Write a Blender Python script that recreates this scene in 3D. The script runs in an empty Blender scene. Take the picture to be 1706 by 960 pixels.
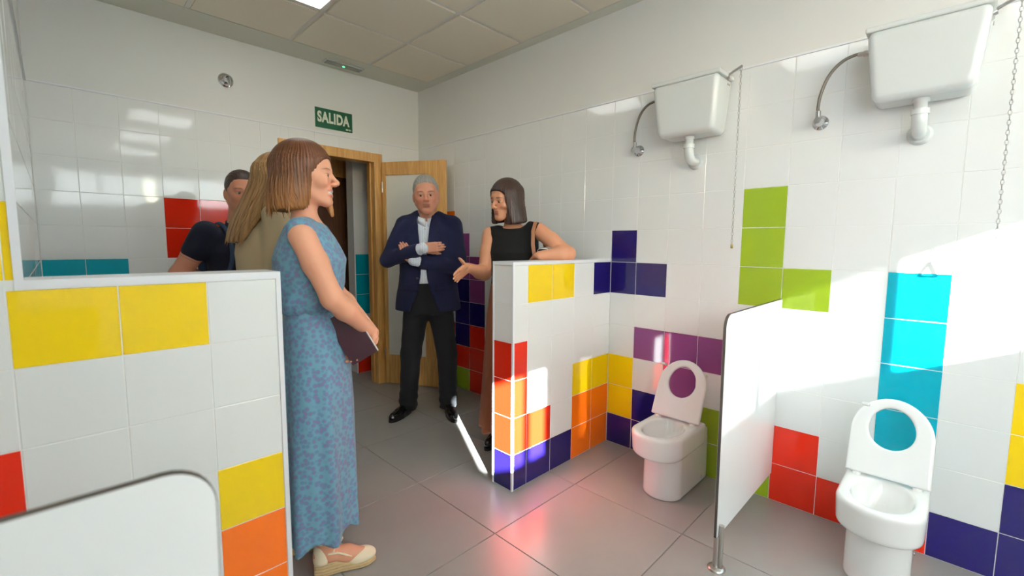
import bpy, bmesh, math, random
import numpy as np
from mathutils import Vector, Matrix
random.seed(4)
SC = bpy.context.scene
COL = SC.collection
PI = math.pi

# ------------------------------------------------------------------ camera
CAM = (-2.5164, -1.5870, 1.3021)
YAW, PITCH, ROLL, FPX = 0.7921, -0.0967, 0.0069, 749.91
_F = Vector((math.sin(YAW)*math.cos(PITCH), math.cos(YAW)*math.cos(PITCH), math.sin(PITCH)))
_R = Vector((math.cos(YAW), -math.sin(YAW), 0)); _U = _R.cross(_F)
_R2 = _R*math.cos(ROLL) + _U*math.sin(ROLL); _U2 = -_R*math.sin(ROLL) + _U*math.cos(ROLL)
cd = bpy.data.cameras.new('camera'); cam = bpy.data.objects.new('camera', cd); COL.objects.link(cam)
cam.matrix_world = Matrix(((_R2.x, _U2.x, -_F.x, CAM[0]), (_R2.y, _U2.y, -_F.y, CAM[1]), (_R2.z, _U2.z, -_F.z, CAM[2]), (0, 0, 0, 1)))
cd.sensor_width = 36; cd.lens = FPX/1706*36; cd.clip_start = 0.02; cd.clip_end = 200
cd.dof.use_dof = True; cd.dof.focus_distance = 2.7; cd.dof.aperture_fstop = 2.8
SC.camera = cam
# ------------------------------------------------------------------ sky, sun, exposure
SUN = Vector((0.53, 1.0, -0.45)).normalized()
w = bpy.data.worlds.new('sky'); SC.world = w; w.use_nodes = True
nt = w.node_tree; nt.nodes.clear()
sk = nt.nodes.new('ShaderNodeTexSky'); sk.sky_type = 'NISHITA'; sk.sun_disc = False
sk.sun_elevation = math.radians(22); sk.sun_rotation = math.atan2(-SUN.x, -SUN.y)
sk.altitude = 50; sk.air_density = 1.0; sk.dust_density = 1.5
bg = nt.nodes.new('ShaderNodeBackground'); bg.inputs['Strength'].default_value = 3.0
ow = nt.nodes.new('ShaderNodeOutputWorld')
nt.links.new(sk.outputs[0], bg.inputs[0]); nt.links.new(bg.outputs[0], ow.inputs[0])
sl = bpy.data.lights.new('sun', 'SUN'); sl.energy = 190.0; sl.angle = math.radians(0.53); sl.color = (0.96, 0.985, 1.0)
so = bpy.data.objects.new('sun', sl); COL.objects.link(so)
so.rotation_euler = SUN.to_track_quat('-Z', 'Y').to_euler(); so.location = (-6, -12, 6)
LED = 6.0            # emission of the ceiling light panels
vs = SC.view_settings; vs.view_transform = 'Standard'; vs.look = 'None'; vs.gamma = 1.0; vs.use_curve_mapping = False
vs.exposure = 0.0
cy = SC.cycles
cy.use_denoising = True
try: cy.denoiser = 'OPENIMAGEDENOISE'
except Exception: pass
cy.max_bounces = 10; cy.diffuse_bounces = 5; cy.glossy_bounces = 5; cy.transmission_bounces = 6; cy.transparent_max_bounces = 12
cy.sample_clamp_indirect = 6.0; cy.blur_glossy = 1.0

# ------------------------------------------------------------------ helpers
def lin(c):
    f = lambda v: v/12.92 if v <= 0.04045 else ((v+0.055)/1.055)**2.4
    return tuple(f(v/255.0) for v in c) + (1.0,)
MATS = {}
def mat(name, rgb, rough=0.5, metal=0.0, bump=None, var=None, coat=0.0, trans=0.0, emit=None, attr=False, spec=0.5, sheen=0.0, ior=1.5, sub=0.0, coord='Object'):
    """bump=(scale, strength, distance) noise relief; var=(scale, rgb2, contrast) noise colour variation"""
    if name in MATS: return MATS[name]
    m = bpy.data.materials.new(name); m.use_nodes = True; MATS[name] = m
    n = m.node_tree.nodes; l = m.node_tree.links; b = n['Principled BSDF']
    b.inputs['Base Color'].default_value = lin(rgb); b.inputs['Roughness'].default_value = rough
    b.inputs['Metallic'].default_value = metal; b.inputs['Specular IOR Level'].default_value = spec; b.inputs['IOR'].default_value = ior
    b.inputs['Coat Weight'].default_value = coat; b.inputs['Transmission Weight'].default_value = trans
    b.inputs['Sheen Weight'].default_value = sheen
    if sub: b.inputs['Subsurface Weight'].default_value = sub; b.inputs['Subsurface Radius'].default_value = (0.012, 0.005, 0.003); b.inputs['Subsurface Scale'].default_value = 0.6
    if emit: b.inputs['Emission Color'].default_value = lin(rgb); b.inputs['Emission Strength'].default_value = emit
    tc = n.new('ShaderNodeTexCoord')
    if attr:
        a = n.new('ShaderNodeVertexColor'); a.layer_name = 'col'; l.new(a.outputs['Color'], b.inputs['Base Color'])
    if var:
        nz = n.new('ShaderNodeTexNoise'); nz.inputs['Scale'].default_value = var[0]; nz.inputs['Detail'].default_value = 4
        l.new(tc.outputs[coord], nz.inputs['Vector'])
        cr = n.new('ShaderNodeValToRGB'); cr.color_ramp.elements[0].position = 0.5-var[2]; cr.color_ramp.elements[1].position = 0.5+var[2]
        cr.color_ramp.elements[0].color = lin(rgb); cr.color_ramp.elements[1].color = lin(var[1])
        l.new(nz.outputs['Fac'], cr.inputs['Fac']); l.new(cr.outputs['Color'], b.inputs['Base Color'])
    if bump:
        nb = n.new('ShaderNodeTexNoise'); nb.inputs['Scale'].default_value = bump[0]; nb.inputs['Detail'].default_value = 3
        l.new(tc.outputs[coord], nb.inputs['Vector'])
        bp = n.new('ShaderNodeBump'); bp.inputs['Strength'].default_value = bump[1]; bp.inputs['Distance'].default_value = bump[2]
        l.new(nb.outputs['Fac'], bp.inputs['Height']); l.new(bp.outputs['Normal'], b.inputs['Normal'])
    return m
def nodes(m): return m.node_tree.nodes, m.node_tree.links, m.node_tree.nodes['Principled BSDF']

def link(name, me, parent=None, m=None):
    o = bpy.data.objects.new(name, me); COL.objects.link(o)
    if parent: o.parent = parent
    if m and me is not None and not me.materials: me.materials.append(m)
    return o
def empty(name, loc=(0, 0, 0), rz=0.0, parent=None):
    o = bpy.data.objects.new(name, None); COL.objects.link(o); o.location = loc; o.rotation_euler = (0, 0, rz)
    o.empty_display_size = 0.1
    if parent: o.parent = parent
    return o
def tag(o, label=None, cat=None, group=None, kind=None):
    if label: o['label'] = label
    if cat: o['category'] = cat
    if group: o['group'] = group
    if kind: o['kind'] = kind
    return o
def pydata(name, v, f, smooth=False):
    me = bpy.data.meshes.new(name); me.from_pydata([tuple(p) for p in v], [], f); me.update()
    if smooth: me.polygons.foreach_set('use_smooth', [True]*len(me.polygons))
    return me
class MB:
    """collects shapes into one mesh"""
    def __init__(s): s.v = []; s.f = []; s.sm = []
    def add(s, v, f, smooth=False):
        b = len(s.v); s.v += [tuple(p) for p in v]; s.f += [tuple(i+b for i in q) for q in f]; s.sm += [smooth]*len(f); return s
    def box(s, lo, hi, bev=0.0):
        (x0, y0, z0), (x1, y1, z1) = lo, hi
        if bev <= 0:
            v = [(x, y, z) for z in (z0, z1) for y in (y0, y1) for x in (x0, x1)]
            return s.add(v, [(0, 2, 3, 1), (4, 5, 7, 6), (0, 1, 5, 4), (2, 6, 7, 3), (0, 4, 6, 2), (1, 3, 7, 5)])
        bm = bmesh.new(); bmesh.ops.create_cube(bm, size=1)
        for q in bm.verts: q.co = Vector(((x0+x1)/2+q.co.x*(x1-x0), (y0+y1)/2+q.co.y*(y1-y0), (z0+z1)/2+q.co.z*(z1-z0)))
        bmesh.ops.bevel(bm, geom=bm.edges[:], offset=bev, segments=2, affect='EDGES', profile=0.5)
        return s.bm(bm)
    def bm(s, bm, smooth=False):
        bm.verts.index_update(); s.add([q.co[:] for q in bm.verts], [tuple(x.index for x in q.verts) for q in bm.faces], smooth); bm.free(); return s
    def tube(s, pts, r, n=10, caps=True, smooth=True):
        pts = [Vector(p) for p in pts]; rs = r if isinstance(r, (list, tuple)) else [r]*len(pts)
        v = []; f = []; up = None
        for i, p in enumerate(pts):
            t = (pts[min(i+1, len(pts)-1)]-pts[max(i-1, 0)]).normalized()
            if up is None: up = Vector((0, 0, 1)) if abs(t.z) < 0.9 else Vector((1, 0, 0))
            a = (up - t*up.dot(t)).normalized(); up = a; b = t.cross(a)
            for k in range(n):
                an = 2*PI*k/n; v.append(p+(a*math.cos(an)+b*math.sin(an))*rs[i])
        for i in range(len(pts)-1):
            for k in range(n): f.append((i*n+k, i*n+(k+1) % n, (i+1)*n+(k+1) % n, (i+1)*n+k))
        s.add(v, f, smooth)
        if caps: s.add(v[:n], [tuple(range(n))[::-1]]); s.add(v[-n:], [tuple(range(n))])
        return s
    def lathe(s, base, axis, prof, n=20, smooth=True):
        ax = Vector(axis).normalized(); a = ax.orthogonal().normalized(); b = ax.cross(a); base = Vector(base); v = []; f = []
        for (h, r) in prof:
            for k in range(n):
                an = 2*PI*k/n; v.append(base+ax*h+(a*math.cos(an)+b*math.sin(an))*r)
        for i in range(len(prof)-1):
            for k in range(n): f.append((i*n+k, i*n+(k+1) % n, (i+1)*n+(k+1) % n, (i+1)*n+k))
        s.add(v, f, smooth); s.add(v[:n], [tuple(range(n))[::-1]]); s.add(v[-n:], [tuple(range(n))]); return s
    def prism(s, poly, o, u, vv, d, bev=0.0):
        """extrude a 2D polygon (in axes u, vv from o) along d"""
        o, u, vv, d = map(Vector, (o, u, vv, d)); n = len(poly)
        a = [o+u*p[0]+vv*p[1] for p in poly]; v = a+[p+d for p in a]
        f = [tuple(range(n)), tuple(range(2*n-1, n-1, -1))]+[(i, i+n, (i+1) % n+n, (i+1) % n) for i in range(n)]
        return s.add(v, f)
    def mesh(s, name):
        me = pydata(name, s.v, s.f); me.polygons.foreach_set('use_smooth', s.sm)
        bm = bmesh.new(); bm.from_mesh(me); bmesh.ops.recalc_face_normals(bm, faces=bm.faces[:]); bm.to_mesh(me); bm.free(); return me
    def build(s, name, m, parent=None): return link(name, s.mesh(name), parent, m)

# --- signed-distance sculpting: prims are blended and turned into one continuous surface
def V3(*a): return np.array(a, np.float32)
class SDF:
    def __init__(s): s.p = []                     # (fn, lo, hi, op, k)
    def raw(s, fn, lo, hi, op='u', k=0.0): s.p.append((fn, np.array(lo, np.float32), np.array(hi, np.float32), op, k)); return s
    def cone(s, a, b, ra, rb=None, k=0.0, op='u', sq=None):
        """tapered capsule; sq=(axis vector, factor) flattens it along an axis"""
        rb = ra if rb is None else rb; a = np.array(a, np.float32); b = np.array(b, np.float32); ab = b-a; L = float(ab@ab)+1e-12
        R = max(ra, rb)*(1.0 if sq is None else max(1.0, 1.0))
        def fn(P):
            q = P-a; t = np.clip(q@ab/L, 0, 1); q = q-t[:, None]*ab
            if sq is None: return np.sqrt((q*q).sum(1))-(ra+(rb-ra)*t)
            n = np.array(sq[0], np.float32); n = n/np.linalg.norm(n); c = q@n
            q = q+np.outer(c*(1/sq[1]-1), n)
            return (np.sqrt((q*q).sum(1))-(ra+(rb-ra)*t))*min(1.0, (1+sq[1])/2)
        return s.raw(fn, np.minimum(a, b)-R, np.maximum(a, b)+R, op, k)
    def ell(s, c, r, k=0.0, op='u', R=None):
        c = np.array(c, np.float32); r = np.array(r, np.float32); M = None if R is None else np.array(R, np.float32)
        def fn(P):
            q = P-c
            if M is not None: q = q@M
            k0 = np.sqrt(((q/r)**2).sum(1)); k1 = np.sqrt(((q/(r*r))**2).sum(1))+1e-9
            return k0*(k0-1)/k1
        e = float(r.max()) if M is not None else r
        return s.raw(fn, c-e, c+e, op, k)
    def box(s, c, h, rd=0.01, k=0.0, op='u', R=None):
        c = np.array(c, np.float32); h = np.array(h, np.float32)-rd; M = None if R is None else np.array(R, np.float32)
        def fn(P):
            q = P-c
            if M is not None: q = q@M
            q = np.abs(q)-h
            return np.sqrt((np.maximum(q, 0)**2).sum(1))+np.minimum(q.max(1), 0)-rd
        e = float(np.linalg.norm(h+rd)) if M is not None else h+rd
        return s.raw(fn, c-e, c+e, op, k)
    def ext(s, o): s.p += o.p; return s
    def bounds(s):
        u = [q for q in s.p if q[3] == 'u']
        return np.min([q[1] for q in u], 0), np.max([q[2] for q in u], 0)
    def ev(s, P, prims=None):
        d = np.full(len(P), 1.0, np.float32)
        for fn, lo, hi, op, k in (s.p if prims is None else prims):
            e = fn(P)
            if op == 'u':
                if k > 0:
                    h = np.maximum(k-np.abs(d-e), 0)/k; d = np.minimum(d, e)-h*h*k*0.25
                else: d = np.minimum(d, e)
            elif op == 's':
                e = -e
                if k > 0:
                    h = np.maximum(k-np.abs(d-e), 0)/k; d = np.maximum(d, e)+h*h*k*0.25
                else: d = np.maximum(d, e)
            elif op == 'd': d = d+e                # displacement
        return d
def grid_eval(s, lo, h, n, pad=0.05):
    B = 8
    V = np.full(n, 1.0, np.float32)
    nb = [(m+B-1)//B for m in n]
    # coarse pass at block centres
    ax = [lo[i]+(np.arange(nb[i])*B+(B-1)/2.0)*h for i in range(3)]
    C = np.stack(np.meshgrid(*ax, indexing='ij'), -1).reshape(-1, 3).astype(np.float32)
    dc = s.ev(C).reshape(nb)
    rad = B*h*0.9+0.02
    it = np.argwhere(np.abs(dc) < rad)
    inside = dc < 0
    V[...] = np.where(np.kron(inside, np.ones((B, B, B), bool))[:n[0], :n[1], :n[2]], -1.0, 1.0)
    lz = np.stack(np.meshgrid(np.arange(B), np.arange(B), np.arange(B), indexing='ij'), -1).reshape(-1, 3)
    for b in it:
        i0 = b*B; bl = lo+i0*h; bh = bl+B*h
        pr = [q for q in s.p if q[3] == 'd' or np.all(q[1]-q[4]-0.03 < bh) and np.all(q[2]+q[4]+0.03 > bl)]
        if not pr: continue
        P = (bl+lz*h).astype(np.float32)
        d = s.ev(P, pr).reshape(B, B, B)
        e = [min(B, n[i]-i0[i]) for i in range(3)]
        V[i0[0]:i0[0]+e[0], i0[1]:i0[1]+e[1], i0[2]:i0[2]+e[2]] = d[:e[0], :e[1], :e[2]]
    return V
def nets(V, lo, h, keep=None):
    """surface nets -> verts, quads"""
    S = V < 0
    c = [S[i:S.shape[0]-1+i, j:S.shape[1]-1+j, k:S.shape[2]-1+k] for i in (0, 1) for j in (0, 1) for k in (0, 1)]
    cnt = sum(x.astype(np.int8) for x in c); act = (cnt > 0) & (cnt < 8)
    if keep is not None:
        idx = np.argwhere(act); P = lo+(idx+0.5)*h; kk = keep(P); act2 = np.zeros_like(act); a = idx[kk]; act2[a[:, 0], a[:, 1], a[:, 2]] = True; act = act2
    idx = np.argwhere(act)
    if len(idx) == 0: return np.zeros((0, 3)), np.zeros((0, 4), int)
    num = -np.ones(act.shape, np.int64); num[act] = np.arange(len(idx))
    acc = np.zeros((len(idx), 3)); n = np.zeros(len(idx))
    for a in range(3):
        b, d = [q for q in range(3) if q != a]
        for ob in (0, 1):
            for od in (0, 1):
                o0 = np.zeros(3, int); o0[b] = ob; o0[d] = od; o1 = o0.copy(); o1[a] = 1
                A = idx+o0; Bq = idx+o1
                va = V[A[:, 0], A[:, 1], A[:, 2]]; vb = V[Bq[:, 0], Bq[:, 1], Bq[:, 2]]
                x = (va < 0) != (vb < 0); t = np.where(x, va/np.where(va == vb, 1, va-vb), 0)
                p = np.repeat(o0[None].astype(float), len(idx), 0); p[:, a] = t
                acc[x] += p[x]; n[x] += 1
    vert = lo+(idx+acc/np.maximum(n, 1)[:, None])*h
    Q = []
    for a in range(3):
        b, d = [(1, 2), (2, 0), (0, 1)][a]
        s0 = [slice(None)]*3; s1 = [slice(None)]*3; s0[a] = slice(0, -1); s1[a] = slice(1, None)
        x = np.argwhere(S[tuple(s0)] != S[tuple(s1)])
        x = x[(x[:, b] > 0) & (x[:, d] > 0) & (x[:, b] < V.shape[b]-1) & (x[:, d] < V.shape[d]-1)]
        eb = np.zeros(3, int); eb[b] = 1; ed = np.zeros(3, int); ed[d] = 1
        q = np.stack([num[tuple((x-eb-ed).T)], num[tuple((x-ed).T)], num[tuple(x.T)], num[tuple((x-eb).T)]], 1)
        fl = ~S[tuple(x.T)]; q[fl] = q[fl][:, ::-1]
        Q.append(q[(q >= 0).all(1)])
    return vert, np.concatenate(Q)
def sculpt(name, s, h, m, parent=None, fine=(), colour=None, relax=1):
    """fine = [(lo, hi, h)] boxes meshed at a finer step. One object."""
    VV = []; QQ = []; base = 0
    boxes = [(np.array(a, float), np.array(b, float), hh) for a, b, hh in fine]
    lo, hi = s.bounds()
    todo = [(lo-3*h, hi+3*h, h, boxes)]
    for i, (a, b, hh) in enumerate(boxes): todo.append((a, b, hh, None))
    for (a, b, hh, ex) in todo:
        a0 = a if ex is not None else a-2*hh; b0 = b if ex is not None else b+2*hh
        n = [int(math.ceil((b0[i]-a0[i])/hh))+1 for i in range(3)]
        V = grid_eval(s, a0, hh, n)
        if ex:
            def keep(P, ex=ex):
                k = np.ones(len(P), bool)
                for (ea, eb, _) in ex: k &= ~((P > ea+h*1.7).all(1) & (P < eb-h*1.7).all(1))
                return k
        elif ex is None:
            def keep(P, a=a, b=b): return (P > a).all(1) & (P < b).all(1)
        else: keep = None
        v, q = nets(V, a0, hh, keep)
        VV.append(v); QQ.append(q+base); base += len(v)
    v = np.concatenate(VV); q = np.concatenate(QQ)
    for _ in range(relax):                         # light Laplacian smoothing
        acc = np.zeros_like(v); n = np.zeros(len(v))
        for i in range(4):
            np.add.at(acc, q[:, i], v[q[:, (i+1) % 4]]+v[q[:, (i-1) % 4]]); np.add.at(n, q[:, i], 2)
        ok = n > 7
        v[ok] = v[ok]*0.5+0.5*acc[ok]/n[ok][:, None]
    me = bpy.data.meshes.new(name)
    me.vertices.add(len(v)); me.vertices.foreach_set('co', v.astype(np.float32).ravel())
    me.loops.add(q.size); me.loops.foreach_set('vertex_index', q.astype(np.int32).ravel())
    me.polygons.add(len(q)); me.polygons.foreach_set('loop_start', np.arange(0, q.size, 4, dtype=np.int32))
    me.polygons.foreach_set('loop_total', np.full(len(q), 4, np.int32)); me.polygons.foreach_set('use_smooth', np.ones(len(q), bool))
    me.update(calc_edges=True)
    if colour is not None:
        ca = me.color_attributes.new('col', 'FLOAT_COLOR', 'POINT'); c = np.ones((len(v), 4), np.float32); c[:, :3] = colour(v)
        ca.data.foreach_set('color', c.ravel())
    return link(name, me, parent, m)

# ------------------------------------------------------------------ materials of the room
TC = dict(white=(236, 238, 236), yellow=(236, 200, 12), orange=(232, 108, 14), red=(200, 37, 15), navy=(26, 18, 84), teal=(0, 158, 178), purple=(130, 66, 122), green=(146, 172, 34))
TM = {k: mat('glazed_tile_'+k, v, rough=0.06, bump=(2.2, 0.25, 0.004), spec=0.5) for k, v in TC.items()}
PAINT = mat('white_wall_paint', (229, 230, 226), rough=0.75, bump=(120, 0.08, 0.002))
GROUT = mat('pale_tile_grout', (238, 238, 234), rough=0.9, bump=(300, 0.2, 0.001))
TRIMM = mat('white_plastic_trim', (236, 238, 242), rough=0.3)
FLOORT = mat('grey_porcelain_floor', (150, 147, 143), rough=0.3, var=(3.0, (158, 155, 150), 0.25), bump=(160, 0.06, 0.001))
FGROUT = mat('grey_floor_grout', (150, 143, 136), rough=0.9)
CEILP = mat('perforated_ceiling_panel', (205, 196, 182), rough=0.85)
CEILW = mat('ceiling_plaster', (222, 223, 210), rough=0.8)
TBAR = mat('ceiling_grid_bar', (228, 226, 218), rough=0.5)
CHROME = mat('polished_chrome', (215, 215, 218), rough=0.12, metal=1.0)
STEEL = mat('brushed_steel', (186, 184, 180), rough=0.3, metal=1.0, bump=(400, 0.1, 0.0005))
CERAM = mat('white_sanitary_ceramic', (240, 239, 236), rough=0.08, coat=0.4)
PLAST = mat('white_glossy_plastic', (238, 238, 236), rough=0.16)
HPL = mat('white_laminate_panel', (236, 237, 236), rough=0.25)
HPLC = mat('dark_laminate_core', (70, 62, 56), rough=0.5)
DARK = mat('dark_gap', (18, 18, 20), rough=0.8)
def wood(name, a, b, sc=1.0):
    m = mat(name, a, rough=0.38, coat=0.25); n, l, bs = nodes(m)
    tc = n.new('ShaderNodeTexCoord'); mp = n.new('ShaderNodeMapping'); mp.inputs['Scale'].default_value = (14*sc, 14*sc, 1.1*sc)
    l.new(tc.outputs['Object'], mp.inputs[0])
    nz = n.new('ShaderNodeTexNoise'); nz.inputs['Scale'].default_value = 2.2; nz.inputs['Detail'].default_value = 7; nz.inputs['Distortion'].default_value = 1.4
    l.new(mp.outputs[0], nz.inputs['Vector'])
    cr = n.new('ShaderNodeValToRGB'); cr.color_ramp.elements[0].position = 0.34; cr.color_ramp.elements[1].position = 0.68
    cr.color_ramp.elements[0].color = lin(a); cr.color_ramp.elements[1].color = lin(b)
    l.new(nz.outputs['Fac'], cr.inputs[0]); l.new(cr.outputs[0], bs.inputs['Base Color']); return m
PINE = wood('varnished_pine', (196, 142, 74), (224, 176, 106))
DKWOOD = wood('dark_wood', (72, 44, 28), (110, 72, 46))
_n, _l, _b = nodes(CEILP)      # fine perforation of the panels
_tc = _n.new('ShaderNodeTexCoord'); _vo = _n.new('ShaderNodeTexVoronoi'); _vo.inputs['Scale'].default_value = 95; _vo.inputs['Randomness'].default_value = 0.0
_cr = _n.new('ShaderNodeValToRGB'); _cr.color_ramp.elements[0].position = 0.18; _cr.color_ramp.elements[1].position = 0.26
_cr.color_ramp.elements[0].color = lin((200, 192, 172)); _cr.color_ramp.elements[1].color = lin((238, 231, 214))
_l.new(_tc.outputs['Object'], _vo.inputs['Vector']); _l.new(_vo.outputs['Distance'], _cr.inputs[0]); _l.new(_cr.outputs[0], _b.inputs['Base Color'])

# ------------------------------------------------------------------ tiles
BACK, CEIL, TRZ = 2.17, 2.73, 2.195          # back wall, ceiling, top of tiling
LX, LX2, REAR = -2.575, -3.15, -4.0          # left wall of vestibule, left wall near the camera, rear wall
GAP = 0.0028
_tiles = {}
def tile_mesh(w, h, col):
    key = (round(w, 3), round(h, 3), col)
    if key not in _tiles:
        a, b, t, c = w/2-GAP/2, h/2-GAP/2, 0.003, 0.0009
        v = [(-a, -b, -t), (a, -b, -t), (a, b, -t), (-a, b, -t), (-a, -b, -c), (a, -b, -c), (a, b, -c), (-a, b, -c), (-a+c, -b+c, 0), (a-c, -b+c, 0), (a-c, b-c, 0), (-a+c, b-c, 0)]
        f = [(i, (i+1) % 4, (i+1) % 4+4, i+4) for i in range(4)]+[(i+4, (i+1) % 4+4, (i+1) % 4+8, i+8) for i in range(4)]+[(8, 9, 10, 11)]
        me = pydata('wall_tile', v, f); me.materials.append(TM[col] if col in TM else MATS[col]); _tiles[key] = me
    return _tiles[key]
def tiling(parent, origin, u, vv, us, vs_, colour, name='wall_tile', skip=None):
    """tiles on the plane through origin spanned by u, vv; us, vs_ = joint positions"""
    o, u, vv = Vector(origin), Vector(u), Vector(vv); n = u.cross(vv); M = Matrix((u, vv, n)).transposed().to_4x4(); us = sorted(us); vs_ = sorted(vs_)
    for i in range(len(us)-1):
        for j in range(len(vs_)-1):
            a, b, c, d = us[i], us[i+1], vs_[j], vs_[j+1]
            if b-a < 0.012 or d-c < 0.012: continue
            if skip and skip((a+b)/2, (c+d)/2): continue
            t = link(name, tile_mesh(b-a, d-c, colour((a+b)/2, (c+d)/2)), parent)
            # real tiles never sit perfectly flush
            W = M.copy(); W = Matrix.Translation(o+u*(a+b)/2+vv*(c+d)/2) @ W @ Matrix.Rotation(random.gauss(0, 0.0016), 4, 'X') @ Matrix.Rotation(random.gauss(0, 0.0016), 4, 'Y')
            t.matrix_world = W
            t.matrix_parent_inverse = parent.matrix_world.inverted()
ROWS = [0.0]+[0.2*r-0.005 for r in range(1, 12)]
def row(z): return int((z+0.005)/0.2)
def slab(name, lo, hi, m, kind='structure', parent=None):
    o = MB().box(lo, hi).build(name, m, parent)
    if kind: o['kind'] = kind
    return o

# right wall (x = 0), toilets stand against it
wr = slab('wall_right', (0.0015, REAR-0.2, 0), (0.16, BACK+0.12, CEIL), GROUT)
RC = {(0, 6): 'navy', (0, 5): 'navy', (0, 2): 'yellow', (0, 1): 'yellow', (0, 0): 'navy', (1, 5): 'navy', (1, 3): 'purple', (1, 1): 'navy', (1, 0): 'navy',
      (2, 3): 'purple', (2, 2): 'purple', (3, 3): 'purple', (3, 1): 'green', (3, 0): 'green', (4, 7): 'green', (4, 6): 'green', (4, 5): 'green', (4, 0): 'green',
      (5, 5): 'green', (5, 1): 'red', (5, 0): 'red', (6, 0): 'red', (7, 0): 'red', (7, 5): 'teal', (7, 4): 'teal', (7, 3): 'teal', (7, 2): 'teal', (8, 0): 'navy',
      (9, 3): 'yellow', (9, 2): 'yellow', (9, 1): 'navy', (9, 0): 'navy', (10, 3): 'yellow', (10, 0): 'navy', (12, 1): 'green', (12, 0): 'green'}
RC2 = {(0, 7): 'orange', (1, 6): 'purple', (1, 5): 'purple', (2, 5): 'purple', (2, 4): 'purple', (1, 4): 'navy', (1, 3): 'navy', (2, 3): 'navy', (1, 2): 'navy', (2, 2): 'red', (1, 1): 'red', (2, 1): 'red', (1, 0): 'green', (2, 0): 'red', (0, 2): 'red', (0, 1): 'green'}
Y0 = -0.1788
cols_n = [0.0]+[Y0-0.2*i for i in range(0, 14)]
def rcol(y, z):
    if y < 0:
        c = 0 if y > Y0 else int((Y0-y)/0.2)+1
        return RC.get((c, row(z)), 'white')
    return RC2.get((int((1.816-y)/0.2) if y < 1.816 else -1, row(z)), 'white')
# u runs towards -y so that the tile normal points to -x
tiling(wr, (0, 0, 0), (0, -1, 0), (0, 0, 1), [-y for y in cols_n], ROWS, lambda u, z: rcol(-u, z))
cols_f = [0.145]+[0.216+0.2*i for i in range(0, 10)]+[BACK]
tiling(wr, (0, 0, 0), (0, -1, 0), (0, 0, 1), [-y for y in cols_f], ROWS[:7], lambda u, z: rcol(-u, z))
tiling(wr, (0, 0, 0), (0, -1, 0), (0, 0, 1), [-y for y in [0.0]+cols_f[1:]], ROWS[6:], lambda u, z: rcol(-u, z))
slab('wall_plaster', (-0.001, REAR, TRZ+0.004), (0.006, BACK, CEIL), PAINT, None, wr)
t = slab('trim_1', (-0.006, REAR, TRZ-0.002), (0.004, BACK, TRZ+0.007), TRIMM)

# back wall (y = 2.17) with the doorway
DX0, DX1, DZ = -1.19, -0.475, 2.02           # clear opening
wb = MB()
wb.box((-3.4, BACK+0.0015, 0), (DX0-0.03, BACK+0.13, CEIL)); wb.box((DX1+0.03, BACK+0.0015, 0), (1.3, BACK+0.13, CEIL)); wb.box((DX0-0.03, BACK+0.0015, DZ+0.03), (DX1+0.03, BACK+0.13, CEIL))
wb = wb.build('wall_back', GROUT); wb['kind'] = 'structure'
BC = {(-3, 5): 'teal', (-2, 5): 'teal', (-1, 1): 'orange', (0, 6): 'red', (0, 7): 'red', (1, 7): 'red', (3, 0): 'navy', (2, 0): 'navy', (3, 1): 'navy', (-2, 1): 'green', (-2, 0): 'green'}
def bcol(x, z): return BC.get((math.floor((x+1.99)/0.2), row(z)), 'white')
bx = [LX]+[-1.99+0.2*i for i in range(-2, 11) if LX+0.02 < -1.99+0.2*i < -0.02]+[0.0]
bxl = [x for x in bx if x < DX0-0.06]+[DX0-0.06]; bxm = [DX0-0.06]+[x for x in bx if DX0-0.06 < x < DX1+0.06]+[DX1+0.06]; bxr = [DX1+0.06]+[x for x in bx if x > DX1+0.06]
tiling(wb, (0, BACK, 0), (1, 0, 0), (0, 0, 1), bxl, ROWS, bcol)
tiling(wb, (0, BACK, 0), (1, 0, 0), (0, 0, 1), bxr, ROWS, bcol)
tiling(wb, (0, BACK, 0), (1, 0, 0), (0, 0, 1), bxm, [2.07, 2.195], bcol)
slab('wall_plaster', (LX, BACK-0.001, TRZ+0.004), (0, BACK+0.006, CEIL), PAINT, None, wb)
slab('trim_2', (LX, BACK-0.006, TRZ-0.002), (0, BACK+0.004, TRZ+0.007), TRIMM)

# left wall of the vestibule (x = -2.575) and the taller wall end it springs from
wl = slab('wall_left_back', (LX-0.16, 0.02, 0), (LX-0.0015, BACK+0.1, CEIL), GROUT)
tiling(wl, (LX, 0, 0), (0, 1, 0), (0, 0, 1), [0.0]+[0.17+0.2*i for i in range(0, 11) if 0.17+0.2*i < BACK-0.02], ROWS, lambda y, z: {(10, 5): 'teal', (9, 5): 'white', (4, 5): 'orange', (4, 6): 'orange'}.get((int((y+0.03)/0.2), row(z)), 'white'))
slab('wall_plaster', (LX-0.006, 0, TRZ+0.004), (LX+0.001, BACK, CEIL), PAINT, None, wl)
slab('trim_3', (LX-0.004, 0.02, TRZ-0.002), (LX+0.006, BACK, TRZ+0.007), TRIMM)
wt = slab('wall_left_front', (LX2-0.1, 0.0015, 0), (LX-0.0016, 0.14, CEIL), GROUT)
LC = {(0, 2): 'yellow', (0, 1): 'orange', (0, 0): 'orange', (1, 5): 'yellow', (2, 5): 'yellow', (2, 6): 'yellow', (3, 6): 'yellow', (3, 3): 'red', (3, 2): 'red', (1, 0): 'orange', (2, 0): 'teal', (2, 1): 'teal'}
def lcol(x, z): return LC.get((int((-2.005-x)/0.2) if x < -2.005 else 0, row(z)), 'white')
lx = [-2.205, -2.405, -2.605, -2.805, -3.005, LX2]
tiling(wt, (0, 0, 0), (1, 0, 0), (0, 0, 1), [LX-0.013]+[x for x in lx if x < LX], [1.208, 1.395]+ROWS[8:], lcol)
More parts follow.
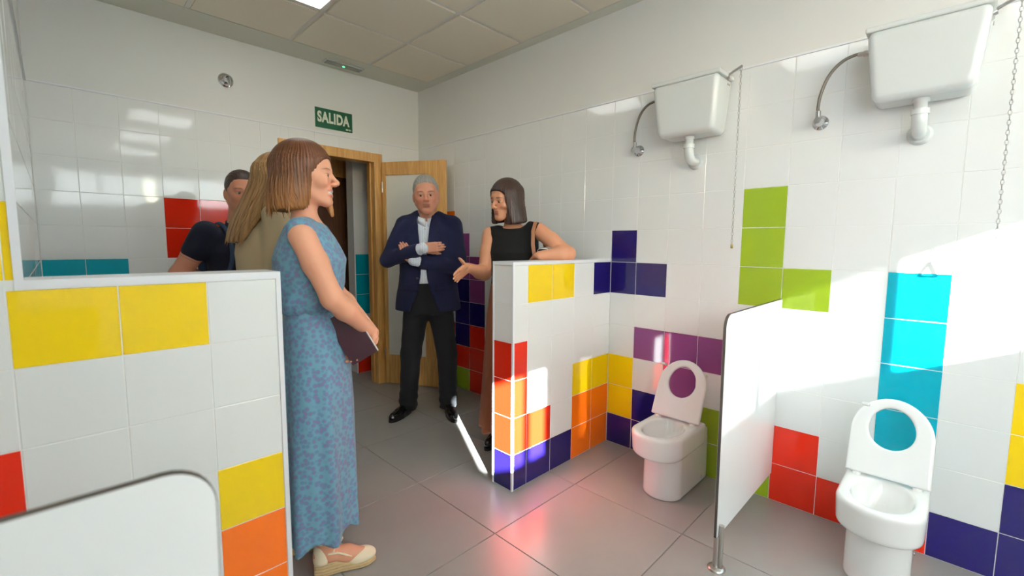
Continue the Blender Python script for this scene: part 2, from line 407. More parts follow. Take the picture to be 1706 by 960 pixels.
tiling(wt, (0, 0, 0), (1, 0, 0), (0, 0, 1), [x for x in lx if x < LX], ROWS[:6]+[1.208], lcol)
# low wall on the left, capped with white trim
T = 0.145
wlo = slab('wall_low_left', (LX-0.0015, 0.0015, 0), (-2.0015, T-0.0015, 1.19), GROUT)
tiling(wlo, (0, 0, 0), (1, 0, 0), (0, 0, 1), [-2.605]+[x for x in lx if x > LX]+[-2.0135], ROWS[:6]+[1.185], lcol)
tiling(wlo, (-2.0, 0, 0), (0, 1, 0), (0, 0, 1), [0.004, T-0.004], ROWS[:6]+[1.185], lambda y, z: 'white')
tiling(wlo, (0, T, 0), (-1, 0, 0), (0, 0, 1), [2.006, 2.2, 2.4, -LX], ROWS[:6]+[1.185], lambda y, z: 'white')
slab('trim_4', (LX-0.014, -0.0035, 1.186), (-1.999, T+0.0035, 1.208), TRIMM)
slab('trim_5', (-2.0135, -0.0035, 0), (-1.999, 0.004, 1.186), TRIMM)
slab('trim_6', (-2.0135, T-0.004, 0), (-1.999, T+0.0035, 1.186), TRIMM)
slab('trim_7', (LX-0.0145, -0.0045, 1.208), (LX+0.0015, 0.008, CEIL), TRIMM)
# low wall on the right, beside the first toilet
wh = slab('wall_low_right', (-0.8985, 0.0015, 0), (0.0, T-0.0015, 1.195), GROUT)
HC = {(0, 3): 'red', (0, 2): 'red', (0, 1): 'red', (0, 0): 'navy', (1, 5): 'yellow', (1, 1): 'red', (1, 0): 'navy', (2, 5): 'yellow', (2, 0): 'navy', (3, 0): 'orange', (3, 1): 'orange', (3, 2): 'yellow', (4, 5): 'navy', (4, 0): 'orange', (4, 1): 'orange', (4, 2): 'yellow'}
def hcol(x, z): return HC.get((0 if x < -0.788 else min(4, int((x+0.788)/0.2)+1), row(z)), 'white')
tiling(wh, (0, 0, 0), (1, 0, 0), (0, 0, 1), [-0.893, -0.788, -0.588, -0.388, -0.188, -0.002], ROWS[:7], hcol)
tiling(wh, (-0.9, 0, 0), (0, -1, 0), (0, 0, 1), [-T+0.004, -0.004], ROWS[:7], lambda y, z: {3: 'red', 2: 'red', 1: 'red', 0: 'navy'}.get(row(z), 'white'))
tiling(wh, (0, T, 0), (-1, 0, 0), (0, 0, 1), [0.002, 0.2, 0.4, 0.6, 0.8, 0.893], ROWS[:7], lambda y, z: 'white')
slab('trim_8', (-0.903, -0.0035, 1.196), (0.0, T+0.0035, 1.213), TRIMM)
slab('trim_9', (-0.903, -0.0035, 0), (-0.8905, 0.006, 1.196), TRIMM)
slab('trim_10', (-0.903, T-0.006, 0), (-0.8905, T+0.0035, 1.196), TRIMM)

# floor of 60 x 60 tiles
fl = slab('floor', (LX2-0.2, REAR-0.2, -0.1), (1.2, 4.6, -0.004), FGROUT)
_ft = {}
def floor_tile(x0, x1, y0, y1):
    w, h = round(x1-x0, 3), round(y1-y0, 3)
    if (w, h) not in _ft:
        a, b, c = w/2-0.002, h/2-0.002, 0.0012
        v = [(-a, -b, -0.006), (a, -b, -0.006), (a, b, -0.006), (-a, b, -0.006), (-a, -b, -c), (a, -b, -c), (a, b, -c), (-a, b, -c), (-a+c, -b+c, 0), (a-c, -b+c, 0), (a-c, b-c, 0), (-a+c, b-c, 0)]
        f = [(i, (i+1) % 4, (i+1) % 4+4, i+4) for i in range(4)]+[(i+4, (i+1) % 4+4, (i+1) % 4+8, i+8) for i in range(4)]+[(8, 9, 10, 11)]
        me = pydata('floor_tile', v, f); me.materials.append(FLOORT); _ft[(w, h)] = me
    o = link('floor_tile', _ft[(w, h)], fl); o.location = ((x0+x1)/2, (y0+y1)/2, 0)
fx = [LX2, -3.0, -2.4, -1.8, -1.2, -0.6, 0.006]; fy = [REAR]+[-0.79-0.61*k for k in range(5, -1, -1)]+[-0.19, 0.42, 1.03, 1.64, BACK+0.13, 2.86, 3.47, 4.08]
for i in range(len(fx)-1):
    for j in range(len(fy)-1): floor_tile(fx[i], fx[i+1], fy[j], fy[j+1])

# ceiling: plaster border, grid of 60 x 60 panels
ce = slab('ceiling', (LX2-0.2, REAR-0.2, CEIL+0.02), (0.2, BACK+0.14, CEIL+0.12), CEILW)
GX = [-0.085-0.6*0.0]+[-0.655-0.6*i for i in range(0, 5)]; GY = [1.885, 1.325, 0.725, 0.125, -0.475, -1.075, -1.675, -2.275, -2.875, -3.475, -3.9]
GX = sorted([x for x in GX if x > LX2+0.02])
GY = sorted(GY)
slab('ceiling_border', (LX2, GY[-1], CEIL), (0.0, BACK, CEIL+0.02), CEILW, None, ce)
slab('ceiling_border', (GX[-1], REAR, CEIL), (0.0, GY[-1], CEIL+0.02), CEILW, None, ce)
slab('ceiling_border', (LX2, REAR, CEIL), (GX[0], GY[-1], CEIL+0.02), CEILW, None, ce)
g = MB()
for x in GX: g.box((x-0.012, GY[0], CEIL+0.002), (x+0.012, GY[-1], CEIL+0.006)); 
for y in GY: g.box((GX[0], y-0.012, CEIL+0.0025), (GX[-1], y+0.012, CEIL+0.0065))
g.build('ceiling_grid', TBAR, ce)
LIGHTS = [(-1.555, 1.025), (-1.555, -0.775), (-1.555, -1.975), (-1.555, -3.175)]
_cp = {}
for i in range(len(GX)-1):
    for j in range(len(GY)-1):
        cx, cyy = (GX[i]+GX[i+1])/2, (GY[j]+GY[j+1])/2
        if any(abs(cx-a) < 0.25 and abs(cyy-b) < 0.25 for a, b in LIGHTS): continue
        k = (round(GX[i+1]-GX[i], 3), round(GY[j+1]-GY[j], 3))
        if k not in _cp:
            a, b = k[0]/2-0.014, k[1]/2-0.014
            m_ = MB().box((-a-0.01, -b-0.01, 0.006), (a+0.01, b+0.01, 0.018)).box((-a+0.004, -b+0.004, -0.004), (a-0.004, b-0.004, 0.006)); me = m_.mesh('ceiling_panel'); me.materials.append(CEILP); _cp[k] = me
        o = link('ceiling_panel', _cp[k], ce); o.location = (cx, cyy, CEIL)
# led panels
LEDM = mat('lit_diffuser', (246, 252, 250), rough=0.5, emit=LED)
for q, (a, b) in enumerate(LIGHTS):
    e = empty('ceiling_light', (a, b, CEIL)); c = 0.286
    MB().box((-c, -c, 0.002), (c, c, 0.016)).build('diffuser', LEDM, e)
    f = MB(); f.box((-c-0.01, -c-0.01, -0.003), (c+0.01, -c+0.012, 0.004)); f.box((-c-0.01, c-0.012, -0.003), (c+0.01, c+0.01, 0.004)); f.box((-c-0.01, -c+0.012, -0.003), (-c+0.012, c-0.012, 0.004)); f.box((c-0.012, -c+0.012, -0.003), (c+0.01, c-0.012, 0.004))
    f.build('frame', TBAR, e)
    tag(e, ['lit square light panel in the ceiling, cut by the top edge above the doorway', 'lit square ceiling panel between the two rows of cubicles', 'lit square ceiling panel behind the cubicles', 'lit square ceiling panel nearest the window'][q], 'ceiling light', 'ceiling light panels')
# remaining walls behind the camera, plus an added light blocker
slab('wall_light_blocker', (LX2, -2.06, 0), (-2.66, -1.92, CEIL), PAINT)  # unseen stub, added to keep window light off the near left panel
SY0, SY1, SZ0, SZ1 = -3.7, -2.1, 1.3, 2.5  # opening for the added left-wall window
wz = MB(); wz.box((LX2-0.16, REAR, 0), (LX2, 0.14, SZ0)); wz.box((LX2-0.16, REAR, SZ1), (LX2, 0.14, CEIL)); wz.box((LX2-0.16, REAR, SZ0), (LX2, SY0, SZ1)); wz.box((LX2-0.16, SY1, SZ0), (LX2, 0.14, SZ1))
o = wz.build('wall_left', PAINT); o['kind'] = 'structure'
WZ0, WZ1 = 1.925, 2.42
panes = [(-3.148, -2.935, 0), (-2.905, -2.765, 0), (-2.45, -1.935, 1), (-1.905, -1.40, 1), (-1.378, -1.185, 0), (-1.14, -0.66, 1), (-0.63, -0.15, 1)]
wz = MB(); wz.box((LX2-0.1, REAR-0.04, 0), (0.006, REAR, WZ0-0.03)); wz.box((LX2-0.1, REAR-0.04, WZ1+0.03), (0.006, REAR, CEIL+0.1)); wz.box((-2.735, REAR-0.04, WZ0-0.03), (-2.48, REAR, WZ1+0.03)); wz.box((-0.12, REAR-0.04, WZ0-0.03), (0.006, REAR, WZ1+0.03)); wz.box((LX2-0.1, REAR-0.04, WZ0-0.03), (-3.178, REAR, WZ1+0.03))
o = wz.build('wall_rear', PAINT); o['kind'] = 'structure'
def glass(name, tint):
    m = bpy.data.materials.new(name); m.use_nodes = True; n = m.node_tree.nodes; l = m.node_tree.links; n.clear()
    t_ = n.new('ShaderNodeBsdfTransparent'); t_.inputs[0].default_value = tint+(1,); gl = n.new('ShaderNodeBsdfGlossy'); gl.inputs['Roughness'].default_value = 0.02
    mx = n.new('ShaderNodeMixShader'); mx.inputs[0].default_value = 0.06; ou = n.new('ShaderNodeOutputMaterial')
    l.new(t_.outputs[0], mx.inputs[1]); l.new(gl.outputs[0], mx.inputs[2]); l.new(mx.outputs[0], ou.inputs[0]); return m
GLA = [glass('clear_window_glass', (0.92, 0.94, 0.93)), glass('frosted_window_glass', (0.9, 0.9, 0.9))]
_n = GLA[1].node_tree.nodes; _l = GLA[1].node_tree.links; _tl = _n.new('ShaderNodeBsdfTranslucent'); _tl.inputs[0].default_value = (0.54, 0.58, 0.59, 1)
_m2 = _n.new('ShaderNodeMixShader'); _m2.inputs[0].default_value = 0.86; _tr = [q for q in _n if q.type == 'BSDF_TRANSPARENT'][0]; _mx = [q for q in _n if q.type == 'MIX_SHADER' and q != _m2][0]
_l.new(_tr.outputs[0], _m2.inputs[1]); _l.new(_tl.outputs[0], _m2.inputs[2]); _l.new(_m2.outputs[0], _mx.inputs[1])
FROST = mat('fully_frosted_glass', (225, 230, 235))
_n = FROST.node_tree.nodes; _tl = _n.new('ShaderNodeBsdfTranslucent'); _tl.inputs[0].default_value = (0.82, 0.84, 0.87, 1); FROST.node_tree.links.new(_tl.outputs[0], [q for q in _n if q.type == 'OUTPUT_MATERIAL'][0].inputs[0])
for k, grp in enumerate([panes[:2], panes[2:]]):
    a, b = grp[0][0]-0.03, grp[-1][1]+0.03
    f = MB(); y0, y1 = REAR-0.04, REAR-0.002
    f.box((a, y0, WZ0-0.03), (b, y1, WZ0)); f.box((a, y0, WZ1), (b, y1, WZ1+0.03)); xs = [a]+[q for p_ in grp for q in p_[:2]]+[b]
    for i in range(0, len(xs), 2): f.box((xs[i], y0, WZ0), (xs[i+1], y1, WZ1))
    e = empty('window_%d' % (k+1), ((a+b)/2, REAR, WZ0)); e['kind'] = 'structure'
    fo = f.build('window_frame', TRIMM, e); fo.matrix_parent_inverse = Matrix.Translation((-(a+b)/2, -REAR, -WZ0))
    for (p0, p1, c) in grp:
        g_ = MB().box((p0, REAR-0.024, WZ0), (p1, REAR-0.018, WZ1)).build('pane', GLA[c], e); g_.matrix_parent_inverse = fo.matrix_parent_inverse
    pl = bpy.data.lights.new('window_portal', 'AREA'); pl.shape = 'RECTANGLE'; pl.size = b-a; pl.size_y = WZ1-WZ0; pl.cycles.is_portal = True
    po = bpy.data.objects.new('window_portal', pl); COL.objects.link(po); po.location = ((a+b)/2, REAR-0.06, (WZ0+WZ1)/2); po.rotation_euler = (-PI/2, 0, PI)

e = empty('window_3', (LX2, 0, SZ0)); e['kind'] = 'structure'; f = MB()  # invented window, out of view, added to brighten the right wall
f.box((LX2-0.1, SY0, SZ0), (LX2-0.05, SY1, SZ0+0.04)); f.box((LX2-0.1, SY0, SZ1-0.04), (LX2-0.05, SY1, SZ1))
for k in range(4):
    yy = SY0+(SY1-SY0-0.05)*k/3; f.box((LX2-0.1, yy, SZ0+0.04), (LX2-0.05, yy+0.05, SZ1-0.04))
fo = f.build('window_frame', TRIMM, e); fo.matrix_parent_inverse = Matrix.Translation((-LX2, 0, -SZ0))
for k in range(3):
    yy = SY0+(SY1-SY0-0.05)*k/3+0.05; yb = SY0+(SY1-SY0-0.05)*(k+1)/3
    g_ = MB().box((LX2-0.078, yy, SZ0+0.04), (LX2-0.072, yb, SZ1-0.04)).build('pane', FROST, e); g_.matrix_parent_inverse = fo.matrix_parent_inverse
pl = bpy.data.lights.new('window_portal', 'AREA'); pl.shape = 'RECTANGLE'; pl.size = SY1-SY0; pl.size_y = SZ1-SZ0; pl.cycles.is_portal = True
po = bpy.data.objects.new('window_portal', pl); COL.objects.link(po); po.location = (LX2-0.12, (SY0+SY1)/2, (SZ0+SZ1)/2); po.rotation_euler = (PI/2, 0, -PI/2)

# ------------------------------------------------------------------ doorway, door leaf, corridor
fr = empty('door_1', ((DX0+DX1)/2, BACK, 0)); fr['kind'] = 'structure'
inv = Matrix.Translation((-(DX0+DX1)/2, -BACK, 0))
def frp(name, mb, m=PINE, parent=None):
    o = mb.build(name, m, parent or fr)
    if parent is None: o.matrix_parent_inverse = inv
    return o
A = 0.078
frp('architrave', MB().box((DX0-A, BACK-0.014, 0), (DX0, BACK+0.004, DZ+A), 0.003))
frp('architrave', MB().box((DX1, BACK-0.014, 0), (DX1+A, BACK+0.004, DZ+A), 0.003))
frp('architrave', MB().box((DX0+0.0005, BACK-0.0135, DZ), (DX1-0.0005, BACK+0.004, DZ+A-0.0005), 0.003))
frp('jamb', MB().box((DX0-0.028, BACK+0.004, 0), (DX0-0.001, BACK+0.13, DZ+0.028)))
frp('jamb', MB().box((DX1+0.001, BACK+0.004, 0), (DX1+0.028, BACK+0.13, DZ+0.028)))
frp('jamb', MB().box((DX0-0.001, BACK+0.004, DZ+0.001), (DX1+0.001, BACK+0.13, DZ+0.028)))
frp('door_stop', MB().box((DX1-0.012, BACK+0.05, 0), (DX1+0.001, BACK+0.08, DZ)))
# leaf, swung open into the room and seen from its inner side
HN = Vector((-0.40, BACK-0.035)); TH = math.radians(60); DL = 0.605
lf = empty('door_2', (HN.x, HN.y, 0.008), -TH); lf['kind'] = 'structure'
H_ = 2.015; t2 = 0.02
MB().box((0, -t2, 0), (0.03, t2, H_), 0.002).build('stile', PINE, lf)
MB().box((DL-0.2, -t2, 0), (DL, t2, H_), 0.002).build('stile', PINE, lf)
MB().box((0.03, -t2+0.001, H_-0.115), (DL-0.2, t2-0.001, H_), 0.002).build('rail', PINE, lf)
MB().box((0.03, -t2+0.001, 0), (DL-0.2, t2-0.001, 0.27), 0.002).build('rail', PINE, lf)
MB().box((0.025, -0.006, 0.265), (DL-0.195, 0.006, H_-0.11)).build('door_panel', mat('white_door_panel', (226, 224, 214), rough=0.35), lf)
hd = MB().lathe((DL-0.06, -t2, 1.02), (0, -1, 0), [(0, 0.024), (0.006, 0.024), (0.007, 0.009), (0.045, 0.009)]); hd.tube([(DL-0.06, -t2-0.042, 1.02), (DL-0.17, -t2-0.042, 1.02)], 0.009)
hd.lathe((DL-0.06, t2, 1.02), (0, 1, 0), [(0, 0.024), (0.006, 0.024), (0.007, 0.009), (0.045, 0.009)]); hd.tube([(DL-0.06, t2+0.042, 1.02), (DL-0.17, t2+0.042, 1.02)], 0.009)
hd.build('door_handle', STEEL, lf)
for z in (0.25, 1.75): MB().tube([(0.0, -t2-0.004, z), (0.0, -t2-0.004, z+0.09)], 0.007).build('hinge', STEEL, lf)
# corridor beyond
CW = 2.62
cw = slab('wall_corridor_right', (-0.452, CW+0.0015, 0), (1.2, CW+0.14, CEIL), GROUT)
tiling(cw, (0, CW, 0), (1, 0, 0), (0, 0, 1), [-0.445, -0.28, -0.08, 0.12, 0.32], ROWS[:10], lambda x, z: {5: 'teal', 4: 'teal', 3: 'teal', 0: 'red'}.get(row(z), 'white'))
slab('trim_11', (-0.458, CW-0.006, 1.793), (1.2, CW+0.004, 1.804), TRIMM)
slab('trim_12', (-0.456, CW-0.003, 0), (-0.446, CW+0.006, 1.793), TRIMM)
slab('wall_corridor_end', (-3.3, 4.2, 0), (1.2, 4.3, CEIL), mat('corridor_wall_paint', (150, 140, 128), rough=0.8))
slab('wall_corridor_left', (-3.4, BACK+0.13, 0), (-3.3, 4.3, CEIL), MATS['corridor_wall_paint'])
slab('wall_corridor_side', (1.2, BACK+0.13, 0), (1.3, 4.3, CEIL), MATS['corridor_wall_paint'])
slab('ceiling_corridor', (-3.4, BACK+0.13, CEIL), (1.3, 4.3, CEIL+0.1), CEILW)
slab('wall_corridor_beam', (-1.6, 3.02, 1.98), (-0.28, 3.12, CEIL), PINE)
d3 = empty('door_3', (-0.62, 3.05, 0)); d3['kind'] = 'structure'
MB().box((-0.32, -0.03, 0), (-0.20, 0.06, 1.98)).build('door_post', PINE, d3)
MB().box((-0.10, 0.0, 0), (0.36, 0.045, 1.98), 0.003).build('door_leaf', DKWOOD, d3)
for zz in ((0.1, 0.9), (1.0, 1.85)): MB().box((-0.02, -0.008, zz[0]), (0.28, 0.002, zz[1]), 0.004).build('door_panel', DKWOOD, d3)
BLUE = mat('blue_board', (44, 84, 168), rough=0.5); BLUL = mat('pale_blue_board', (112, 140, 186), rough=0.5)
bb = empty('display_board', (-0.76, 2.98, 0))
MB().box((-0.055, -0.015, 0), (0.055, 0.015, 1.15), 0.004).build('lower_panel', BLUE, bb); MB().box((-0.055, -0.015, 1.15), (0.02, 0.015, 1.93), 0.004).build('upper_panel', BLUL, bb)
tag(bb, 'narrow blue board standing in the dim corridor beyond the doorway', 'board')

# ------------------------------------------------------------------ signs and fittings on the back wall
SGN = mat('green_sign', (6, 84, 52), rough=0.35); SGW = mat('sign_lettering', (222, 226, 208), rough=0.5)
sg = empty('exit_sign', (-0.822, BACK-0.003, 2.315))
MB().box((-0.156, -0.002, -0.078), (0.156, 0.003, 0.078)).build('sign_plate', SGN, sg)
def text(body, size, loc, parent, m, name='lettering', sx=1.0, rot=(PI/2, 0, 0), off=0.0, ext=0.0006):
    cu = bpy.data.curves.new(name, 'FONT'); cu.body = body; cu.size = size; cu.align_x = 'CENTER'; cu.align_y = 'CENTER'; cu.extrude = ext; cu.offset = off; cu.space_character = 1.12
    to = bpy.data.objects.new('tmp', cu); COL.objects.link(to); bpy.context.view_layer.update()
    me = bpy.data.meshes.new_from_object(to.evaluated_get(bpy.context.evaluated_depsgraph_get())); bpy.data.objects.remove(to)
    o = link(name, me, parent, m); o.location = loc; o.rotation_euler = rot; o.scale = (sx, 1, 1); return o
text('SALIDA', 0.112, (-0.006, -0.003, 0.004), sg, SGW, sx=0.66, off=0.0048)
lg = MB().box((0.098, -0.0026, -0.066), (0.118, -0.0022, -0.054)); lg.box((0.122, -0.0026, -0.066), (0.132, -0.0022, -0.054)); lg.box((0.136, -0.0026, -0.066), (0.143, -0.0022, -0.054)); lg.build('maker_mark', SGW, sg)
tag(sg, 'green exit sign reading SALIDA on the back wall above the doorway', 'sign')
em = empty('emergency_light', (-0.79, 2.035, CEIL))
MB().box((-0.16, -0.045, -0.012), (0.16, 0.045, 0.0), 0.005).build('housing', mat('grey_translucent_plastic', (188, 190, 184), rough=0.3), em)
MB().box((-0.145, -0.034, -0.016), (0.145, 0.034, -0.011), 0.002).build('lens', mat('ribbed_lens', (150, 154, 150), rough=0.15), em)
MB().lathe((0, 0, -0.0155), (0, 0, -1), [(0, 0.009), (0.003, 0.008), (0.005, 0.003)], 12).build('indicator_lamp', mat('lit_green_indicator', (40, 255, 110), emit=9.0), em)
tag(em, 'slim ceiling emergency light with a green lamp above the exit sign', 'emergency light')
vl = empty('stop_valve', (-1.594, BACK, 2.438))
MB().lathe((0, 0, 0), (0, -1, 0), [(0, 0.05), (0.008, 0.047), (0.014, 0.034), (0.016, 0.022), (0.05, 0.020), (0.058, 0.012)], 24).build('escutcheon', CHROME, vl)
vh = MB().tube([(0.0, -0.05, 0.012), (0.002, -0.062, -0.01), (0.004, -0.068, -0.062)], [0.013, 0.012, 0.008], 10); vh.build('lever', CHROME, vl)
MB().lathe((0, -0.0575, 0.004), (0, -1, 0), [(0, 0.012), (0.006, 0.011), (0.008, 0.005)], 12).build('cap', DARK, vl)
tag(vl, 'round chrome stop valve with a lever high on the back wall', 'valve')

# ------------------------------------------------------------------ toilets
def ddist(P, x0, x1, hw, r, yc=0.0):
    """plan D shape: flat end at x1 (wall side), rounded end at x0"""
    x = P[:, 0]; y = np.abs(P[:, 1]-yc)
    xc = x0+hw/math.sqrt(1.25)                                  # centre of the round end
    dr = np.sqrt(np.maximum(xc-x, 0)**2*1.25+y*y)-hw
    return np.where(x < xc, dr, np.maximum(y-hw, x-x1))
def make_toilet():
    e = empty('toilet', (0, 0, 0))
    s = SDF()
    def smax(a, b, k):
        h = np.maximum(k-np.abs(a-b), 0)/k; return np.maximum(a, b)+h*h*k*0.25
    def ped(P):
        z = P[:, 2]; fl = 0.012*np.clip(1-z/0.25, 0, 1)
        return smax(ddist(P, -0.425, -0.015, 0.1, 0)+0.0-fl*0.2, np.maximum(z-0.30, -z+0.0), 0.012)
    s.raw(ped, (-0.48, -0.125, 0), (-0.01, 0.125, 0.3))
    def bowl(P):
        z = P[:, 2]; tp = np.clip((0.36-z)/0.13, 0, 1)
        return smax(ddist(P, -0.535+0.015*tp, -0.13, 0.134-0.005*tp, 0), np.maximum(z-0.362, 0.238-z), 0.022)
    s.raw(bowl, (-0.58, -0.145, 0.23), (-0.12, 0.145, 0.365), k=0.02)
    def cav(P):
        c = np.array((-0.355, 0, 0.39), np.float32); q = P-c; r = np.array((0.145, 0.097, 0.16), np.float32)
        k0 = np.sqrt(((q/r)**2).sum(1)); k1 = np.sqrt(((q/(r*r))**2).sum(1))+1e-9
        return k0*(k0-1)/k1
    s.raw(cav, (-0.56, -0.12, 0.2), (-0.2, 0.12, 0.42), op='s', k=0.012)
    sculpt('bowl', s, 0.005, CERAM, e, relax=2)
    # raised seat ring leaning back on its hinges
    s = SDF()
    def ring(P):
        u = P[:, 0]; v = P[:, 2]; w_ = np.abs(P[:, 1])      # u across, v up along the seat, w thickness
        hw = 0.133; vc = 0.325-hw*1.12
        au = np.abs(u)
        d = np.where(v > vc, np.sqrt(au**2+((v-vc)/1.12)**2)-hw, np.maximum(au-hw, 0.0-v))
        c0 = 0.195; hole = np.sqrt((au/0.074)**2+((v-c0)/np.where(v > c0, 0.09, 0.078))**2); dh = (hole-1)*0.072
        d = smax(d, -dh, 0.006)
        return smax(d, w_-0.011, 0.010)
    s.raw(ring, (-0.14, -0.02, 0), (0.14, 0.02, 0.34))
    so_ = sculpt('seat', s, 0.004, PLAST, e, relax=1)
    so_.location = (-0.228, 0, 0.372); so_.rotation_euler = (math.radians(-24), 0, -PI/2)
    for sy in (-0.095, 0.095):
        MB().lathe((-0.222, sy, 0.358), (0, 0, 1), [(0, 0.016), (0.012, 0.015), (0.014, 0.009), (0.024, 0.009)], 14).tube([(-0.224, sy-0.02, 0.378), (-0.224, sy+0.02, 0.378)], 0.0085).build('hinge', PLAST, e)
    for sy in (-1, 1):
        MB().lathe((-0.09, sy*0.099, 0.035), (0, sy, 0), [(0, 0.009), (0.004, 0.008), (0.006, 0.005)], 12).build('fixing_bolt', CHROME, e)
    for sy in (-0.075, 0.075): MB().box((-0.012, sy-0.018, -0.006), (0.012, sy+0.018, 0.006), 0.004).build('seat_buffer', PLAST, so_)
    for o in list(so_.children):
        yy = -0.085 if 'seat_buffer' == o.name else 0.085
        o.location = (yy, -0.012, 0.27)
    return e
def dup(root, loc, name=None):
    r = root.copy(); COL.objects.link(r); r.location = loc
    for ch in list(root.children):
        c = ch.copy(); COL.objects.link(c); c.parent = r
        for g_ in list(ch.children):
            d = g_.copy(); COL.objects.link(d); d.parent = c
    return r
t1 = make_toilet(); t1.location = (0, -0.565, 0)
tag(t1, 'small white toilet with raised seat between the low wall and the white panel', 'toilet', 'toilets along the right wall')
t2_ = dup(t1, (0, -1.447, 0)); tag(t2_, 'small white toilet with raised seat in front of the teal tiles', 'toilet', 'toilets along the right wall')

# ------------------------------------------------------------------ high cisterns
CISTP = mat('satin_white_plastic', (214, 219, 217), rough=0.22)
def make_cistern():
    e = empty('wall_cistern', (0, 0, 1.88))       # y = 0 at its middle, z = 0 at its underside
    s = SDF()
    def tank(P):
        x, y, z = P.T; hw = 0.150+0.030*np.clip(z/0.28, 0, 1)**0.7; dp = 0.155+0.038*np.clip(z/0.28, 0, 1)**0.6
        q = np.stack([np.abs(x+dp/2)-dp/2+0.022, np.abs(y)-hw+0.03, np.abs(z-0.135)-0.135+0.025], 1)
        return np.sqrt((np.maximum(q, 0)**2).sum(1))+np.minimum(q.max(1), 0)-0.025
    s.raw(tank, (-0.2, -0.19, -0.01), (0.01, 0.19, 0.275))
    s.box((0.05, 0, 0.13), (0.05, 0.3, 0.3), 0.001, op='s')
    sculpt('tank', s, 0.005, CISTP, e, relax=1)
    MB().box((-0.193, -0.1805, 0.266), (0.0, 0.1805, 0.288), 0.006).build('lid', CISTP, e)
    sc = MB()
    for q in ((-0.075, 0.255), (-0.075, 0.235), (-0.055, 0.235)): sc.lathe((q[0], -0.176, q[1]), (0, -1, 0), [(0, 0.0045), (0.0035, 0.004)], 10)
    sc.build('screw', STEEL, e)
    p = MB().lathe((-0.095, 0, 0.006), (0, 0, -1), [(0, 0.026), (0.006, 0.027), (0.018, 0.027), (0.02, 0.021), (0.09, 0.0205)], 18)
    p.build('outlet_pipe', CISTP, e)
    el = [(-0.095+0.05*(1-math.cos(a)), 0, -0.07-0.05*math.sin(a)) for a in [i*PI/2/8 for i in range(9)]]
    b_ = MB().tube([(-0.095, 0, -0.045)]+el+[(-0.004, 0, -0.12)], 0.0245, 16); b_.lathe((-0.095, 0, -0.04), (0, 0, -1), [(0, 0.029), (0.02, 0.029)], 16)
    b_.lathe((-0.001, 0, -0.12), (-1, 0, 0), [(0, 0.042), (0.005, 0.041), (0.012, 0.032)], 20); b_.build('elbow', CISTP, e)
    lv = MB().tube([(-0.075, -0.172, 0.272), (-0.085, -0.205, 0.287), (-0.09, -0.246, 0.302)], 0.006, 8); lv.lathe((-0.074, -0.170, 0.268), (0, -1, 0.3), [(0, 0.013), (0.014, 0.012)], 12); lv.build('lever', STEEL, e)
    ch = MB(); z = 0.297; k = 0; y = -0.242; L = 0.0175
    while z > -0.565:
        a = 0.006; hl = L/2+0.002; pts = []
        for q in range(8):
            an = 2*PI*q/8; c_, s_ = math.cos(an)*0.0045, math.sin(an)*hl
            pts.append((-0.09+(c_ if k % 2 else 0), y+(0 if k % 2 else c_), z-L/2+s_))
        n = len(pts); vv = []; ff = []
        cen = Vector((-0.09, y, z-L/2)); ax = Vector((0, 1, 0)) if k % 2 else Vector((1, 0, 0))
        for q, pnt in enumerate(pts):
            r_ = (Vector(pnt)-cen).normalized()
            for j in range(4):
                an = 2*PI*j/4; vv.append(Vector(pnt)+(r_*math.cos(an)+ax*math.sin(an))*0.0017)
        for q in range(n):
            for j in range(4): ff.append((q*4+j, q*4+(j+1) % 4, ((q+1) % n)*4+(j+1) % 4, ((q+1) % n)*4+j))
        ch.add(vv, ff, True); z -= L; k += 1
    ch.build('pull_chain', STEEL, e)
    # braided supply hose and its wall valve
    hp = [(-0.075, 0.182, 0.228), (-0.075, 0.215, 0.235), (-0.073, 0.27, 0.222), (-0.066, 0.318, 0.175), (-0.058, 0.345, 0.10), (-0.052, 0.352, 0.05), (-0.05, 0.350, 0.012)]
    # smooth the hose path
    for _ in range(3):
        q = [hp[0]]
        for a, b in zip(hp, hp[1:]): q += [tuple(0.75*i+0.25*j for i, j in zip(a, b)), tuple(0.25*i+0.75*j for i, j in zip(a, b))]
        hp = q+[hp[-1]]
    MB().tube(hp, 0.0068, 10).build('braided_hose', mat('braided_hose_steel', (138, 130, 120), rough=0.35, metal=0.9, bump=(500, 0.6, 0.002)), e)
    MB().lathe((-0.075, 0.176, 0.227), (0, 1, 0.1), [(0, 0.012), (0.02, 0.012), (0.022, 0.009), (0.04, 0.009)], 12).build('hose_fitting', STEEL, e)
    va = MB().lathe((0, 0.348, -0.012), (-1, 0, 0), [(0, 0.033), (0.005, 0.031), (0.010, 0.018), (0.030, 0.017), (0.034, 0.015), (0.066, 0.014)], 20)
    va.tube([(-0.05, 0.349, -0.012), (-0.05, 0.350, 0.03)], 0.011, 12); va.build('angle_valve', CHROME, e)
    return e
c1 = make_cistern(); c1.location = (0, -0.522, 1.88)
tag(c1, 'white wall cistern with braided hose and pull chain above the first toilet', 'cistern', 'high cisterns on the right wall')
c2 = dup(c1, (0, -1.441, 1.88)); tag(c2, 'white wall cistern near the top right corner, its chain ending in a triangular handle', 'cistern', 'high cisterns on the right wall')
# ends of the two chains
MB().lathe((-0.09, -0.242, -0.565), (0, 0, -1), [(0, 0.003), (0.006, 0.005), (0.022, 0.006), (0.026, 0.003)], 10).build('chain_end', mat('brass', (176, 150, 90), rough=0.3, metal=1.0), c1)
tr = MB(); P3 = [(-0.09, -0.2325, -0.565), (-0.09, -0.2055, -0.622), (-0.09, -0.2595, -0.622)]
for i in range(3): tr.tube([P3[i], P3[(i+1) % 3]], 0.0042, 8)
tr.build('chain_handle', CISTP, c2)

